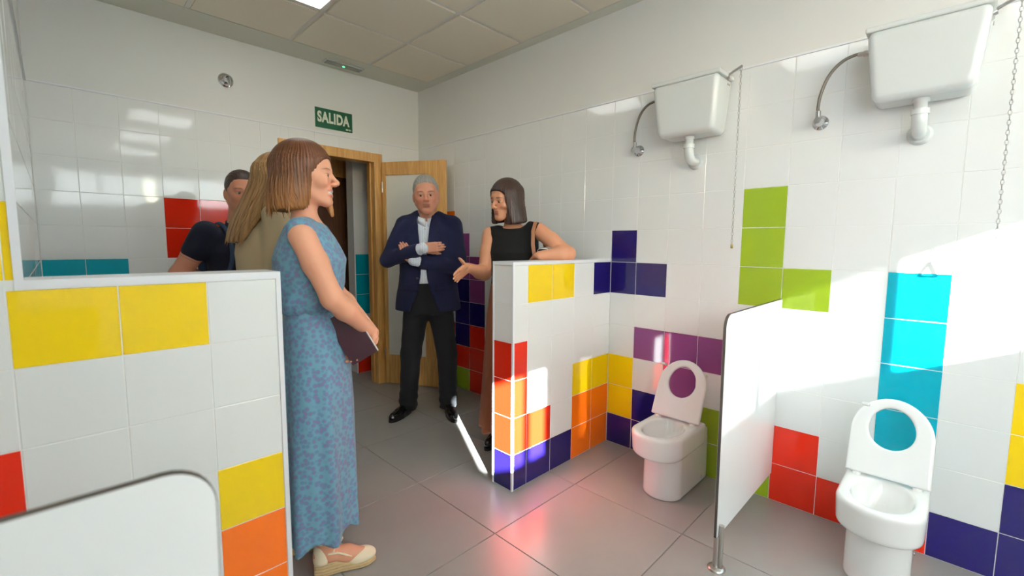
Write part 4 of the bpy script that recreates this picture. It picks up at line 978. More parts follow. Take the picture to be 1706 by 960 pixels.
    for sg in (-1, 1):
        s = SDF()
        def lap(P, sg=sg):
            x = (P[:, 0]-XC)*sg-np.interp(P[:, 2], WZ, WW); lw = np.interp(P[:, 2], [1.07, 1.10, 1.36, 1.375, 1.39, 1.44, 1.50], [0.0, 0.012, 0.085, 0.055, 0.068, 0.060, 0.035])
            d = np.abs(bl(P)-0.004)-0.0062
            return np.maximum(np.maximum(d, np.maximum(-x-0.002, x-lw)), np.maximum(P[:, 1]-0.0, np.maximum(1.075-P[:, 2], P[:, 2]-1.51))).astype(np.float32)
        s.raw(lap, (X-0.2, -0.2, 1.06), (X+0.2, 0.02, 1.52)); sculpt('lapel', s, 0.0042, NAVY, ja)
        s = SDF(); px = X+sg*0.125
        s.raw(lambda P, px=px: np.maximum(np.abs(bl(P)-0.002)-0.005, np.maximum(np.maximum(np.abs(P[:, 0]-px)-0.065, np.abs(P[:, 2]-0.985-0.08*(P[:, 0]-px)*sg)-0.022), P[:, 1])).astype(np.float32), (px-0.08, -0.2, 0.95), (px+0.08, 0.0, 1.02)); sculpt('pocket_flap', s, 0.0042, NAVY, ja)
    MB().lathe((XC-0.046, -0.150, 1.055), (0, -1, 0), [(0, 0.009), (0.004, 0.008)], 12).build('button', mat('dark_button', (70, 66, 70), rough=0.3), ja)
    # trousers
    s = SDF(); loft(s, [(0.78, X, 0, 0.165, 0.115), (0.90, X, -0.005, 0.178, 0.13), (1.015, X, -0.012, 0.178, 0.135)], k=0.0)
    for h_, k_, a_ in ((hpR, kR, aR), (hpL, kL, aL)):
        h_, k_, a_ = map(np.array, (h_, k_, a_)); s.cone(h_-(0, 0, 0.06), k_, 0.098, 0.076, k=0.03); s.cone(k_, a_+(0, 0, 0.0), 0.076, 0.066, k=0.02); s.cone(a_+(0, -0.005, 0.03), a_+(0, -0.012, -0.05), 0.068, 0.064, k=0.015)
    s.raw(lambda P: (0.0045*np.sin(P[:, 2]*95+P[:, 0]*22)*np.clip((0.24-P[:, 2])/0.16, 0, 1)+0.0012*np.sin(P[:, 2]*40+P[:, 0]*35)).astype(np.float32), (-9, -9, -9), (9, 9, 9), 'd')
    s.box((0, 0, -0.43), (1, 1, 0.463), 0.001, op='s')
    sculpt('trousers', s, 0.007, fabric('charcoal_trouser_wool', (25, 26, 29), (31, 32, 35)), e)
    shoe(e, (-0.128, 0.04, 0), (-0.250, -0.172, 0), m=BLKL); shoe(e, (0.153, 0.075, 0), (0.212, -0.222, 0), m=BLKL)
    tag(e, 'grey-haired man in navy blazer standing with arms crossed before the open door', 'person')
man_suit()

# ---- woman in a black sleeveless top, gesturing
def woman_black():
    e = empty('person', (-0.47, 0.40, 0), math.radians(205+90)); X = -0.012
    F = Frame((-0.055, -0.03, 1.575), yaw=-28, pitch=9, roll=3, sc=1.02)
    sR, sL = (-0.165+X, 0.0, 1.365), (0.158+X, 0.01, 1.388); eR, wR = (-0.185, -0.075, 1.115), (-0.215, -0.255, 1.165); eL, wL = (0.345, -0.035, 1.250), (0.200, -0.155, 1.238)
    s = SDF(); head(s, F, fem=True, neck=(X-0.01, 0.02, 1.38), nr=0.046, jaw=0.96, age=0.8)
    tk = [(0.80, X, 0.01, 0.165, 0.115), (0.95, X, 0.01, 0.155, 0.105), (1.10, X, 0.0, 0.138, 0.098), (1.25, X, -0.008, 0.152, 0.108), (1.36, X, 0.01, 0.145, 0.08), (1.42, X, 0.018, 0.075, 0.055)]
    loft(s, tk, cap=0.03, k=0.03); arm(s, sR, eR, wR, (0.049, 0.040, 0.026)); arm(s, sL, eL, wL, (0.050, 0.041, 0.027))
    hand(s, wR, (-0.22, -0.80, -0.42), (0.88, -0.2, -0.15), 1, curl=0.12, sc=0.92, spread=0.02, thumb=(0.85, 0.5, 0.1), tcurl=0.1)
    hand(s, wL, (-0.55, 0.55, -0.45), (-0.35, 0.1, -0.9), -1, curl=0.4, sc=0.92, spread=0.0)
    hR, hL, kR, kL, aR, aL = (-0.085+X, 0.01, 0.88), (0.085+X, 0.01, 0.88), (-0.095+X, -0.01, 0.47), (0.085+X, -0.01, 0.47), (-0.10+X, 0.02, 0.08), (0.09+X, 0.03, 0.08)
    leg(s, hR, kR, aR); leg(s, hL, kL, aL); foot(s, (-0.10+X, 0.04, 0.045), (-0.115+X, -0.13, 0.03), aR); foot(s, (0.09+X, 0.05, 0.045), (0.115+X, -0.12, 0.03), aL)
    sculpt('body', s, 0.0075, SKIN, e, fine=[(*hbox(F), 0.0032), (*hnd(wR, (-0.22, -0.8, -0.42)), 0.0034)], colour=face_colour(F, (206, 146, 112), (176, 92, 84), (70, 48, 40)))
    eyes(F, e, gaze=(-0.1, -0.25), iris=(60, 40, 26))
    # chin-length dark bob
    s = SDF(); F.ell(s, (0, 0.012, 0.040), (0.088, 0.108, 0.096))
    F.raw(s, loft_fn([(-0.140, 0, 0.010, 0.124, 0.100), (-0.09, 0, 0.012, 0.117, 0.100), (-0.02, 0, 0.012, 0.100, 0.102), (0.06, 0, 0.012, 0.085, 0.10)], 0.02), (-0.12, -0.12, -0.16), (0.12, 0.13, 0.07), k=0.03)
    F.raw(s, lambda q: np.maximum(q[:, 1]-np.interp(q[:, 2], [-0.2, -0.13, -0.06, 0.02, 0.06, 0.082], [-0.066, -0.060, -0.050, -0.056, -0.082, -0.14])+0.10*np.clip(np.abs(q[:, 0])-0.052, 0, 0.07)*0-0.0, np.abs(q[:, 0])-0.060-0.25*np.clip(-q[:, 2]-0.02, 0, 0.2)), (-0.1, -0.2, -0.2), (0.1, 0.0, 0.1), op='s', k=0.012)
    F.raw(s, lambda q: np.sqrt(q[:, 0]**2+(q[:, 1]+0.0)**2+np.clip(q[:, 2]+0.03, 0, 1)**2)-0.066, (-0.1, -0.1, -0.3), (0.1, 0.1, 0.05), op='s', k=0.01)
    strands(s, F, 0.0013, 62, 9); hm = hairmat('dark_brown_hair', (34, 23, 19), (72, 50, 40)); h = sculpt('hair', s, 0.0032, hm, e, colour=flow(F))
    # black sleeveless top with a wide neckline
    s = SDF(); loft(s, [(z, cx, cy_, rx+0.009, ry+0.009) for z, cx, cy_, rx, ry in tk[1:5]]+[(1.405, X, 0.014, 0.118, 0.066)], cap=0.02, k=0.0)
    for sh_ in (sR, sL): s.cone((sh_[0]*0.62, 0.008, sh_[2]+0.012), (sh_[0]*0.9, 0.006, sh_[2]+0.006), 0.046, 0.046, k=0.03)
    for sg, sh_ in ((-1, sR), (1, sL)): s.ell((sh_[0]+sg*0.055, sh_[1]-0.0, sh_[2]-0.03), (0.056, 0.10, 0.105), op='s', k=0.012)
    s.ell((X-0.012, -0.015, 1.47), (0.108, 0.10, 0.075), op='s', k=0.01); wrinkle(s, 0.0014, 0.8, 4)
    sculpt('top', s, 0.005, fabric('black_knit', (14, 14, 15), (18, 18, 19), sc=700), e)
    s = SDF(); loft(s, [(0.10, X, 0.01, 0.225, 0.195), (0.5, X, 0.01, 0.20, 0.165), (0.85, X, 0.01, 0.182, 0.135), (1.02, X, 0.006, 0.158, 0.116), (1.06, X, 0.004, 0.152, 0.112)], cap=0.008)
    s.raw(lambda P: (0.010*np.sin(11*np.arctan2(P[:, 1], P[:, 0]-X))*np.clip((0.95-P[:, 2])/0.8, 0, 1)).astype(np.float32), (-9, -9, -9), (9, 9, 9), 'd')
    sculpt('skirt', s, 0.008, fabric('brown_skirt_cloth', (146, 84, 58), (160, 94, 66), sc=600), e)
    for sd, hh, tt in ((0, (-0.10+X, 0.055, 0), (-0.118+X, -0.165, 0)), (1, (0.09+X, 0.065, 0), (0.117+X, -0.155, 0))): shoe(e, hh, tt, 0.036, BLKL)
    tag(e, 'dark-haired woman in black sleeveless top gesturing behind the right low wall', 'person')
    # shoulder bag hanging from her left shoulder
    b = empty('handbag', (0, 0, 0)); b.location = e.location; b.rotation_euler = e.rotation_euler
    TAN = mat('tan_leather', (150, 98, 66), rough=0.45, bump=(150, 0.2, 0.001)); pts = []
    bc = np.array((0.205, 0.10, 1.12))
    st = [(0.178, -0.105, 1.10), (0.166, -0.125, 1.20), (0.150, -0.125, 1.30), (0.138, -0.085, 1.385), (0.133, -0.02, 1.437), (0.134, 0.03, 1.440), (0.15, 0.085, 1.36), (0.17, 0.115, 1.22), (0.18, 0.12, 1.10)]
    m_ = MB(); v = []; f = []
    for i, p_ in enumerate(st):
        p_ = np.array(p_); q0 = np.array(st[max(i-1, 0)]); q1 = np.array(st[min(i+1, len(st)-1)]); t_ = (q1-q0)/np.linalg.norm(q1-q0); nn = np.array((0.25, 0, 1.0)) if 3 <= i <= 6 else np.array((0.3, -1.0 if i < 4 else 1.0, 0.1)); nn = nn-t_*(nn @ t_); nn /= np.linalg.norm(nn); sd = np.cross(t_, nn)
        for a_, b_ in ((-1, -1), (1, -1), (1, 1), (-1, 1)): v.append(p_+sd*0.011*a_+nn*0.0022*b_)
    for i in range(len(st)-1):
        for q in range(4): f.append((i*4+q, i*4+(q+1) % 4, i*4+4+(q+1) % 4, i*4+4+q))
    m_.add(v, f, False).build('strap', TAN, b)
    sm = mat('striped_canvas', (24, 24, 26), rough=0.8); n, l, bs = nodes(sm); tc = n.new('ShaderNodeTexCoord'); wv = n.new('ShaderNodeTexWave'); wv.bands_direction = 'Y'; wv.inputs['Scale'].default_value = 14; l.new(tc.outputs['Object'], wv.inputs['Vector'])
    cr = n.new('ShaderNodeValToRGB'); cr.color_ramp.interpolation = 'CONSTANT'; cr.color_ramp.elements[1].position = 0.5; cr.color_ramp.elements[0].color = lin((20, 20, 22)); cr.color_ramp.elements[1].color = lin((226, 224, 216)); l.new(wv.outputs['Color'], cr.inputs[0]); l.new(cr.outputs[0], bs.inputs['Base Color'])
    s = SDF(); s.box((0.215, 0.01, 1.13), (0.045, 0.15, 0.155), 0.03); wrinkle(s, 0.003, 0.6, 1); sculpt('bag_body', s, 0.007, sm, b)
    tag(b, 'striped shoulder bag with tan strap on the woman in black', 'handbag')
woman_black()

# ---- woman in a long blue dress, seen from her right side
def woman_blue():
    e = empty('person', (-1.81, 0.20, 0), math.radians(-30+90))
    F = Frame((0.0, 0.014, 1.555), yaw=-7, pitch=-2, sc=0.98)
    sR, sL = (-0.160, 0.012, 1.332), (0.160, 0.005, 1.335); eR, wR = (-0.195, -0.088, 1.105), (-0.050, -0.212, 0.95); eL, wL = (0.195, -0.05, 1.10), (0.045, -0.215, 0.93)
    s = SDF(); head(s, F, fem=True, smile=True, neck=(0, 0.02, 1.34), nr=0.045, jaw=0.97)
    tk = [(0.80, 0, 0.0, 0.14, 0.095), (0.93, 0, 0.005, 0.125, 0.088), (1.06, 0, 0.02, 0.108, 0.075), (1.22, 0, 0.0, 0.142, 0.105), (1.33, 0, 0.01, 0.14, 0.08), (1.39, 0, 0.018, 0.07, 0.052)]
    loft(s, tk, cap=0.03, k=0.03); arm(s, sR, eR, wR, (0.047, 0.038, 0.025)); arm(s, sL, eL, wL, (0.047, 0.038, 0.025))
    hand(s, wR, (-0.10, 0.48, -0.85), (-0.75, 0.55, 0.25), 1, curl=0.40, sc=0.92, spread=0.0, thumb=(0.5, 0.75, 0.1))
    hand(s, wL, (-0.55, 0.30, -0.75), (-0.5, 0.75, 0.3), -1, curl=0.35, sc=0.92, spread=0.0)
    hR, hL, kR, kL, aR, aL = (-0.068, 0, 0.86), (0.068, 0.02, 0.86), (-0.095, -0.03, 0.47), (0.08, 0.06, 0.47), (-0.100, -0.025, 0.125), (0.062, 0.135, 0.125)
    leg(s, hR, kR, aR, (0.068, 0.048, 0.034)); leg(s, hL, kL, aL, (0.068, 0.048, 0.034))
    for an, hh, tt in ((aR, (-0.106, 0.0, 0.088), (-0.072, -0.165, 0.042)), (aL, (0.058, 0.16, 0.088), (0.085, 0.01, 0.042))):
        h_, t_ = np.array(hh), np.array(tt); s.cone(h_, h_+(t_-h_)*0.6, 0.026, 0.030, k=0.02); s.cone(h_+(t_-h_)*0.6, t_, 0.030, 0.022, k=0.02); s.cone(an, h_+(t_-h_)*0.2, 0.033, 0.030, k=0.02)
    sculpt('body', s, 0.0075, SKIN, e, fine=[(*hbox(F), 0.0028), (*hnd(wR, (-0.1, 0.48, -0.85)), 0.0032), ((-0.155, -0.20, 0.02), (-0.03, 0.05, 0.2), 0.004)], colour=face_colour(F, (216, 156, 126), (188, 98, 92), (92, 60, 42), smile=True))
    eyes(F, e, gaze=(0.1, -0.05), iris=(74, 50, 32))
    # shoulder-length auburn hair
    s = SDF(); F.ell(s, (0, 0.018, 0.046), (0.091, 0.112, 0.100))
    F.raw(s, loft_fn([(-0.132, 0, 0.056, 0.112, 0.084), (-0.08, 0, 0.050, 0.114, 0.092), (-0.02, 0, 0.038, 0.106, 0.098), (0.06, 0, 0.018, 0.088, 0.104)], 0.02), (-0.12, -0.12, -0.17), (0.12, 0.15, 0.07), k=0.03)
    F.raw(s, lambda q: (q[:, 1]-np.interp(q[:, 2], [-0.2, -0.12, -0.06, 0.0, 0.035, 0.062, 0.085], [-0.006, -0.022, -0.034, -0.046, -0.062, -0.084, -0.14])), (-0.2, -0.25, -0.25), (0.2, 0.05, 0.1), op='s', k=0.012)
    F.cone(s, (0.072, -0.030, 0.03), (0.082, -0.045, -0.06), 0.020, 0.022, k=0.02); F.cone(s, (0.082, -0.045, -0.06), (0.072, -0.070, -0.145), 0.022, 0.008, k=0.02)
    F.raw(s, lambda q: (np.sqrt(q[:, 0]**2+(q[:, 1]-0.0)**2+np.clip(q[:, 2]+0.04, 0, 1)**2)-0.055), (-0.1, -0.1, -0.3), (0.1, 0.1, 0.05), op='s', k=0.01)
    strands(s, F, 0.0016, 58, 9); hm = hairmat('auburn_hair', (62, 34, 20), (118, 72, 42), (1.40, 1.56, (182, 124, 66))); ho = sculpt('hair', s, 0.0031, hm, e, colour=flow(F))
    random.seed(9); pth = []
    for q in range(120):
        a = random.uniform(-1.15, 3.6); r_ = 0.103; z0 = random.uniform(-0.085, -0.03); L = random.uniform(0.05, 0.085); x0, y0 = math.cos(a)*0.112, 0.050+math.sin(a)*0.090
        if y0 < -0.01: continue
        pth.append([(x0*0.97, y0*0.97, z0+0.03), (x0*1.01, y0*1.01+0.002, z0), (x0*1.02, y0*1.02+0.004, z0-L*0.5), (x0*random.uniform(0.97, 1.08), y0*1.0+random.uniform(-0.01, 0.014), z0-L)])
    locks(F, pth, hm, ho, r=0.0028)
    # dress: bloused top and long skirt
    DM = mat('blue_printed_viscose', (88, 140, 172), rough=0.7, sheen=0.15, bump=(350, 0.2, 0.001)); n, l, bs = nodes(DM)
    tc = n.new('ShaderNodeTexCoord'); vo = n.new('ShaderNodeTexVoronoi'); vo.inputs['Scale'].default_value = 62; l.new(tc.outputs['Object'], vo.inputs['Vector'])
    cr = n.new('ShaderNodeValToRGB'); E_ = cr.color_ramp.elements; E_[0].position = 0.0; E_[0].color = lin((104, 130, 160)); E_[1].position = 1.0; E_[1].color = lin((104, 152, 172))
    for p_, c_ in ((0.12, (116, 114, 150)), (0.21, (142, 102, 144)), (0.29, (106, 122, 156)), (0.42, (90, 130, 158)), (0.6, (102, 148, 170))): q = E_.new(p_); q.color = lin(c_)
    l.new(vo.outputs['Distance'], cr.inputs[0]); l.new(cr.outputs[0], bs.inputs['Base Color'])
    s = SDF(); loft(s, [(1.035, 0, 0.022, 0.135, 0.096), (1.075, 0, 0.022, 0.150, 0.114), (1.14, 0, 0.018, 0.158, 0.128), (1.24, 0, 0.010, 0.163, 0.132), (1.32, 0, 0.016, 0.160, 0.098), (1.38, 0, 0.022, 0.105, 0.068)], cap=0.02)
    for sh_ in (sR, sL): s.cone((sh_[0]*0.55, 0.016, 1.358), (sh_[0]*1.0, 0.014, 1.342), 0.042, 0.050, k=0.03)
    s.ell((0, -0.10, 1.42), (0.045, 0.09, 0.085), op='s', k=0.01)
    for sg, sh_ in ((-1, sR), (1, sL)): s.ell((sh_[0]+sg*0.052, sh_[1]-0.012, sh_[2]-0.055), (0.052, 0.072, 0.098), op='s', k=0.012)
    s.raw(lambda P: (0.0035*np.sin(18*np.arctan2(P[:, 1], P[:, 0])+4*np.sin(20*P[:, 2]))*np.clip((1.22-P[:, 2])/0.15, 0, 1)).astype(np.float32), (-9, -9, -9), (9, 9, 9), 'd'); wrinkle(s, 0.0022, 0.8, 3)
    sculpt('bodice', s, 0.005, DM, e)
    s = SDF(); loft(s, [(0.10, 0, 0.004, 0.200, 0.142), (0.40, 0, 0.002, 0.195, 0.138), (0.65, 0, -0.004, 0.185, 0.132), (0.85, 0, -0.002, 0.172, 0.124), (0.97, 0, 0.008, 0.148, 0.108), (1.045, 0, 0.022, 0.128, 0.090), (1.06, 0, 0.022, 0.126, 0.088)], cap=0.006)
    def pleat(P):
        th = np.arctan2(P[:, 1], P[:, 0]); w_ = np.clip((1.0-P[:, 2])/0.9, 0, 1)
        return (w_*(0.013*np.sin(8*th+1.0+1.2*np.sin(2*th))+0.006*np.sin(17*th+3*P[:, 2]))).astype(np.float32)
    s.raw(pleat, (-9, -9, -9), (9, 9, 9), 'd')
    # uneven hem, higher in front
    s.raw(lambda P: (P[:, 2]-(0.158+0.014*np.clip(-P[:, 1]/0.13, -1, 1)+0.016*np.sin(8*np.arctan2(P[:, 1], P[:, 0])+1.4))).astype(np.float32), (-0.4, -0.4, 0.0), (0.4, 0.4, 0.25), op='s', k=0.004)
    sculpt('skirt', s, 0.006, DM, e, relax=1)
    # wedge espadrilles
    ROPE = mat('woven_jute', (206, 178, 132), rough=0.9); n, l, bs = nodes(ROPE); tc = n.new('ShaderNodeTexCoord'); wv = n.new('ShaderNodeTexWave'); wv.bands_direction = 'Z'; wv.inputs['Scale'].default_value = 26; wv.inputs['Distortion'].default_value = 2.0; wv.inputs['Detail Scale'].default_value = 12; l.new(tc.outputs['Object'], wv.inputs['Vector'])
    bp = n.new('ShaderNodeBump'); bp.inputs['Strength'].default_value = 0.7; bp.inputs['Distance'].default_value = 0.004; l.new(wv.outputs['Color'], bp.inputs['Height']); l.new(bp.outputs[0], bs.inputs['Normal'])
    CANV = fabric('cream_canvas', (236, 222, 192), sc=420, b=0.4)
    for hh, tt, an in (((-0.110, 0.022), (-0.062, -0.208), aR), ((0.052, 0.185), (0.090, -0.035), aL)):
        h_, t_ = np.array(hh+(0,)), np.array(tt+(0,)); d = (t_-h_)/np.linalg.norm(t_-h_); u = np.array((-d[1], d[0], 0)); L = np.linalg.norm(t_-h_); R = np.stack([d, u, (0, 0, 1)], 1)
        sd = empty('sandal', (0, 0, 0), parent=e)
        def wedge(P, h_=h_, d=d, u=u, L=L):
            a = (P-h_) @ d; b_ = np.abs((P-h_) @ u); z = P[:, 2]; w_ = np.interp(a, [0, 0.03, 0.10, 0.17, L-0.03, L], [0.020, 0.029, 0.029, 0.040, 0.036, 0.016]); top = np.interp(a, [0, 0.06, 0.15, L], [0.068, 0.060, 0.026, 0.020])
            return smx(np.maximum(b_-w_, np.maximum(-a, a-L)), np.maximum(z-top, -z), 0.010).astype(np.float32)
        s = SDF(); s.raw(wedge, np.minimum(h_, t_)-0.05, np.maximum(h_, t_)+(0.05, 0.05, 0.08)); sculpt('wedge_sole', s, 0.004, ROPE, sd)
        s = SDF(); s.ell(h_+d*(L-0.060)+(0, 0, 0.034), (0.062, 0.039, 0.032), R=R); s.ell(h_+d*(L-0.145)+(0, 0, 0.075), (0.055, 0.08, 0.05), op='s', k=0.006, R=R); s.box(h_+d*L/2, (0.4, 0.4, 0.023), 0.001, op='s', R=R); sculpt('toe_cap', s, 0.004, CANV, sd)
        s = SDF(); s.cone(h_+d*0.034+(0, 0, 0.066), h_+d*0.036+(0, 0, 0.118), 0.037, 0.034); s.cone(h_+d*0.045+(0, 0, 0.04), h_+d*0.050+(0, 0, 0.17), 0.032, 0.031, op='s'); s.box(h_+d*0.115+(0, 0, 0.1), (0.058, 0.1, 0.1), 0.002, op='s', R=R); s.box(h_+(0, 0, 0.155), (0.1, 0.1, 0.026), 0.001, op='s', R=R); s.box(h_+(0, 0, 0.03), (0.1, 0.1, 0.026), 0.001, op='s', R=R); sculpt('heel_cup', s, 0.0036, CANV, sd)
        a_ = np.array(an); A2 = h_+d*(L-0.098)
        rp = MB()
        for sgn in (-1, 1): rp.tube([h_+d*0.05+u*0.036*sgn+(0, 0, 0.10), h_+d*0.085+u*0.034*sgn+(0, 0, 0.094), A2+u*0.030*sgn+(0, 0, 0.062)], 0.0042, 8)
        rp.build('side_strap', CANV, sd)
        ring = [a_+np.array((math.cos(q)*0.039, math.sin(q)*0.041+0.0, 0.022+0.004*math.sin(2*q))) for q in [2*PI*i/16 for i in range(17)]]
        MB().tube(ring, 0.0048, 8, caps=False).build('ankle_tie', CANV, sd)
        bw = MB(); kn = a_+np.array((-0.008, -0.043, 0.022))
        bw.tube([kn, kn+(-0.012, -0.012, 0.014), kn+(-0.004, -0.018, -0.004), kn+(0.001, -0.004, -0.03)], [0.004, 0.006, 0.005, 0.003], 6); bw.tube([kn, kn+(0.014, -0.008, 0.012), kn+(0.012, -0.012, -0.012), kn], [0.004, 0.006, 0.005, 0.003], 6); bw.tube([h_+d*0.07+u*0.034+(0, 0, 0.10), a_+(0, -0.036, 0.0), h_+d*0.07-u*0.034+(0, 0, 0.10)], 0.0038, 6); bw.build('bow', CANV, sd)
    tag(e, 'smiling woman in long blue patterned dress and wedge sandals by the left low wall', 'person')
    # folder held against the skirt
    b = empty('folder', (0, 0, 0)); b.location = e.location; b.rotation_euler = e.rotation_euler
    g = empty('tmp'); bpy.data.objects.remove(g)
    fo = MB().box((-0.0065, -0.055, -0.10), (0.0065, 0.055, 0.10), 0.002).build('cover', mat('maroon_cover', (58, 30, 40), rough=0.4), b)
    pg = MB().box((-0.0045, -0.0575, -0.097), (0.0045, -0.0545, 0.097)).build('page_edge', mat('white_pages', (232, 226, 222), rough=0.7), b)
    for o in (fo, pg): o.location = (-0.088, -0.142, 0.945); o.rotation_euler = (math.radians(-30), math.radians(3), math.radians(-10))
    tag(b, 'dark maroon folder held by the woman in the blue dress', 'folder')
woman_blue()

# ---- woman in a beige jacket, her back to the camera
def woman_beige():
    e = empty('person', (-1.80, 0.76, 0), math.radians(-2+90))
    F = Frame((0.0, -0.075, 1.588), yaw=14, pitch=4, sc=1.04)
    sR, sL = (-0.165, 0.0, 1.412), (0.165, 0.0, 1.412); eR, wR = (-0.205, 0.02, 1.10), (-0.165, -0.16, 0.98); eL, wL = (0.205, 0.02, 1.10), (0.165, -0.16, 0.98)
    s = SDF(); head(s, F, fem=True, neck=(0, 0.0, 1.40), nr=0.046); loft(s, [(0.82, 0, 0, 0.155, 0.11), (1.08, 0, 0, 0.125, 0.09), (1.25, 0, 0, 0.14, 0.10), (1.38, 0, 0, 0.13, 0.07), (1.42, 0, 0, 0.07, 0.05)], k=0.03)
    arm(s, sR, eR, wR, (0.045, 0.037, 0.025)); arm(s, sL, eL, wL, (0.045, 0.037, 0.025)); hand(s, wR, (0.5, -0.8, 0.0), (0.5, 0.3, -0.8), 1, curl=0.4, sc=0.92); hand(s, wL, (-0.5, -0.8, 0), (-0.5, 0.3, -0.8), -1, curl=0.4, sc=0.92)
    aR, aL = (-0.09, 0.02, 0.09), (0.09, 0.02, 0.09); leg(s, (-0.085, 0, 0.88), (-0.09, -0.01, 0.47), aR); leg(s, (0.085, 0, 0.88), (0.09, -0.01, 0.47), aL); foot(s, (-0.09, 0.04, 0.045), (-0.10, -0.13, 0.03), aR); foot(s, (0.09, 0.04, 0.045), (0.10, -0.13, 0.03), aL)
    sculpt('body', s, 0.009, SKIN, e, fine=[(*hbox(F), 0.004)], colour=face_colour(F, (216, 160, 132), (186, 100, 94), (120, 88, 58)))
    eyes(F, e, iris=(70, 90, 110))
    s = SDF(); F.ell(s, (0, 0.016, 0.042), (0.090, 0.110, 0.097))
    hk = [(-0.29, 0, 0.205, 0.060, 0.022), (-0.20, 0, 0.165, 0.088, 0.038), (-0.10, 0, 0.095, 0.104, 0.066), (-0.02, 0, 0.045, 0.104, 0.090), (0.06, 0, 0.02, 0.088, 0.104)]
    F.raw(s, loft_fn(hk, 0.02), (-0.12, -0.1, -0.30), (0.12, 0.25, 0.07), k=0.03)
    F.raw(s, lambda q: (q[:, 1]-np.interp(q[:, 2], [-0.3, -0.12, -0.06, 0.0, 0.035, 0.062, 0.085], [0.10, 0.0, -0.022, -0.034, -0.055, -0.083, -0.14])), (-0.2, -0.25, -0.3), (0.2, 0.05, 0.1), op='s', k=0.012)
    strands(s, F, 0.0016, 58, 7, tilt=0.5); hm = hairmat('blonde_hair', (104, 74, 44), (178, 138, 88)); ho = sculpt('hair', s, 0.004, hm, e, colour=flow(F))
    random.seed(5); pth = []
    for q in range(60):
        a = random.uniform(-0.1, PI+0.1); z0 = random.uniform(-0.02, 0.02); pts = []
        for zz in np.linspace(z0, random.uniform(-0.25, -0.31), 7):
            K = np.array(sorted(hk)); cy_, rx, ry = [np.interp(zz, K[:, 0], K[:, i]) for i in (2, 3, 4)]; pts.append((math.cos(a)*(rx+0.001), cy_+math.sin(a)*(ry+0.001), zz))
        pth.append(pts)
    locks(F, pth, hm, ho, r=0.0034)
    jk = [(0.74, 0, 0.01, 0.205, 0.145), (0.90, 0, 0.01, 0.195, 0.138), (1.08, 0, 0.008, 0.165, 0.118), (1.25, 0, 0.006, 0.182, 0.130), (1.36, 0, 0.008, 0.170, 0.108), (1.43, 0, 0.01, 0.105, 0.075)]
    s = SDF(); loft(s, jk, cap=0.012)
    for a, b_, c in ((sR, eR, wR), (sL, eL, wL)): a, b_, c = map(np.array, (a, b_, c)); s.cone(a+(0, 0, 0.006), b_, 0.064, 0.052, k=0.022); s.cone(b_, b_+(c-b_)*0.92, 0.052, 0.042, k=0.02)
    wrinkle(s, 0.0028, 0.7, 5); sculpt('jacket', s, 0.006, fabric('beige_linen', (186, 166, 132), (198, 180, 146), sc=420, b=0.5), e)
    s = SDF(); loft(s, [(0.70, 0, 0, 0.16, 0.12), (0.80, 0, 0, 0.17, 0.125), (0.95, 0, 0, 0.16, 0.115)])
    for sg in (-1, 1): s.cone((sg*0.085, 0, 0.80), (sg*0.09, -0.01, 0.47), 0.092, 0.075, k=0.03); s.cone((sg*0.09, -0.01, 0.47), (sg*0.09, 0.02, 0.1), 0.075, 0.07, k=0.02)
    s.box((0, 0, -0.43), (1, 1, 0.475), 0.001, op='s'); sculpt('trousers', s, 0.009, fabric('dark_trouser_cloth', (40, 42, 52)), e)
    shoe(e, (-0.088, 0.055, 0), (-0.102, -0.165, 0), 0.036, BLKL); shoe(e, (0.088, 0.055, 0), (0.102, -0.165, 0), 0.036, BLKL)
    tag(e, 'long-haired blonde woman in beige jacket behind the woman in the blue dress', 'person')
woman_beige()

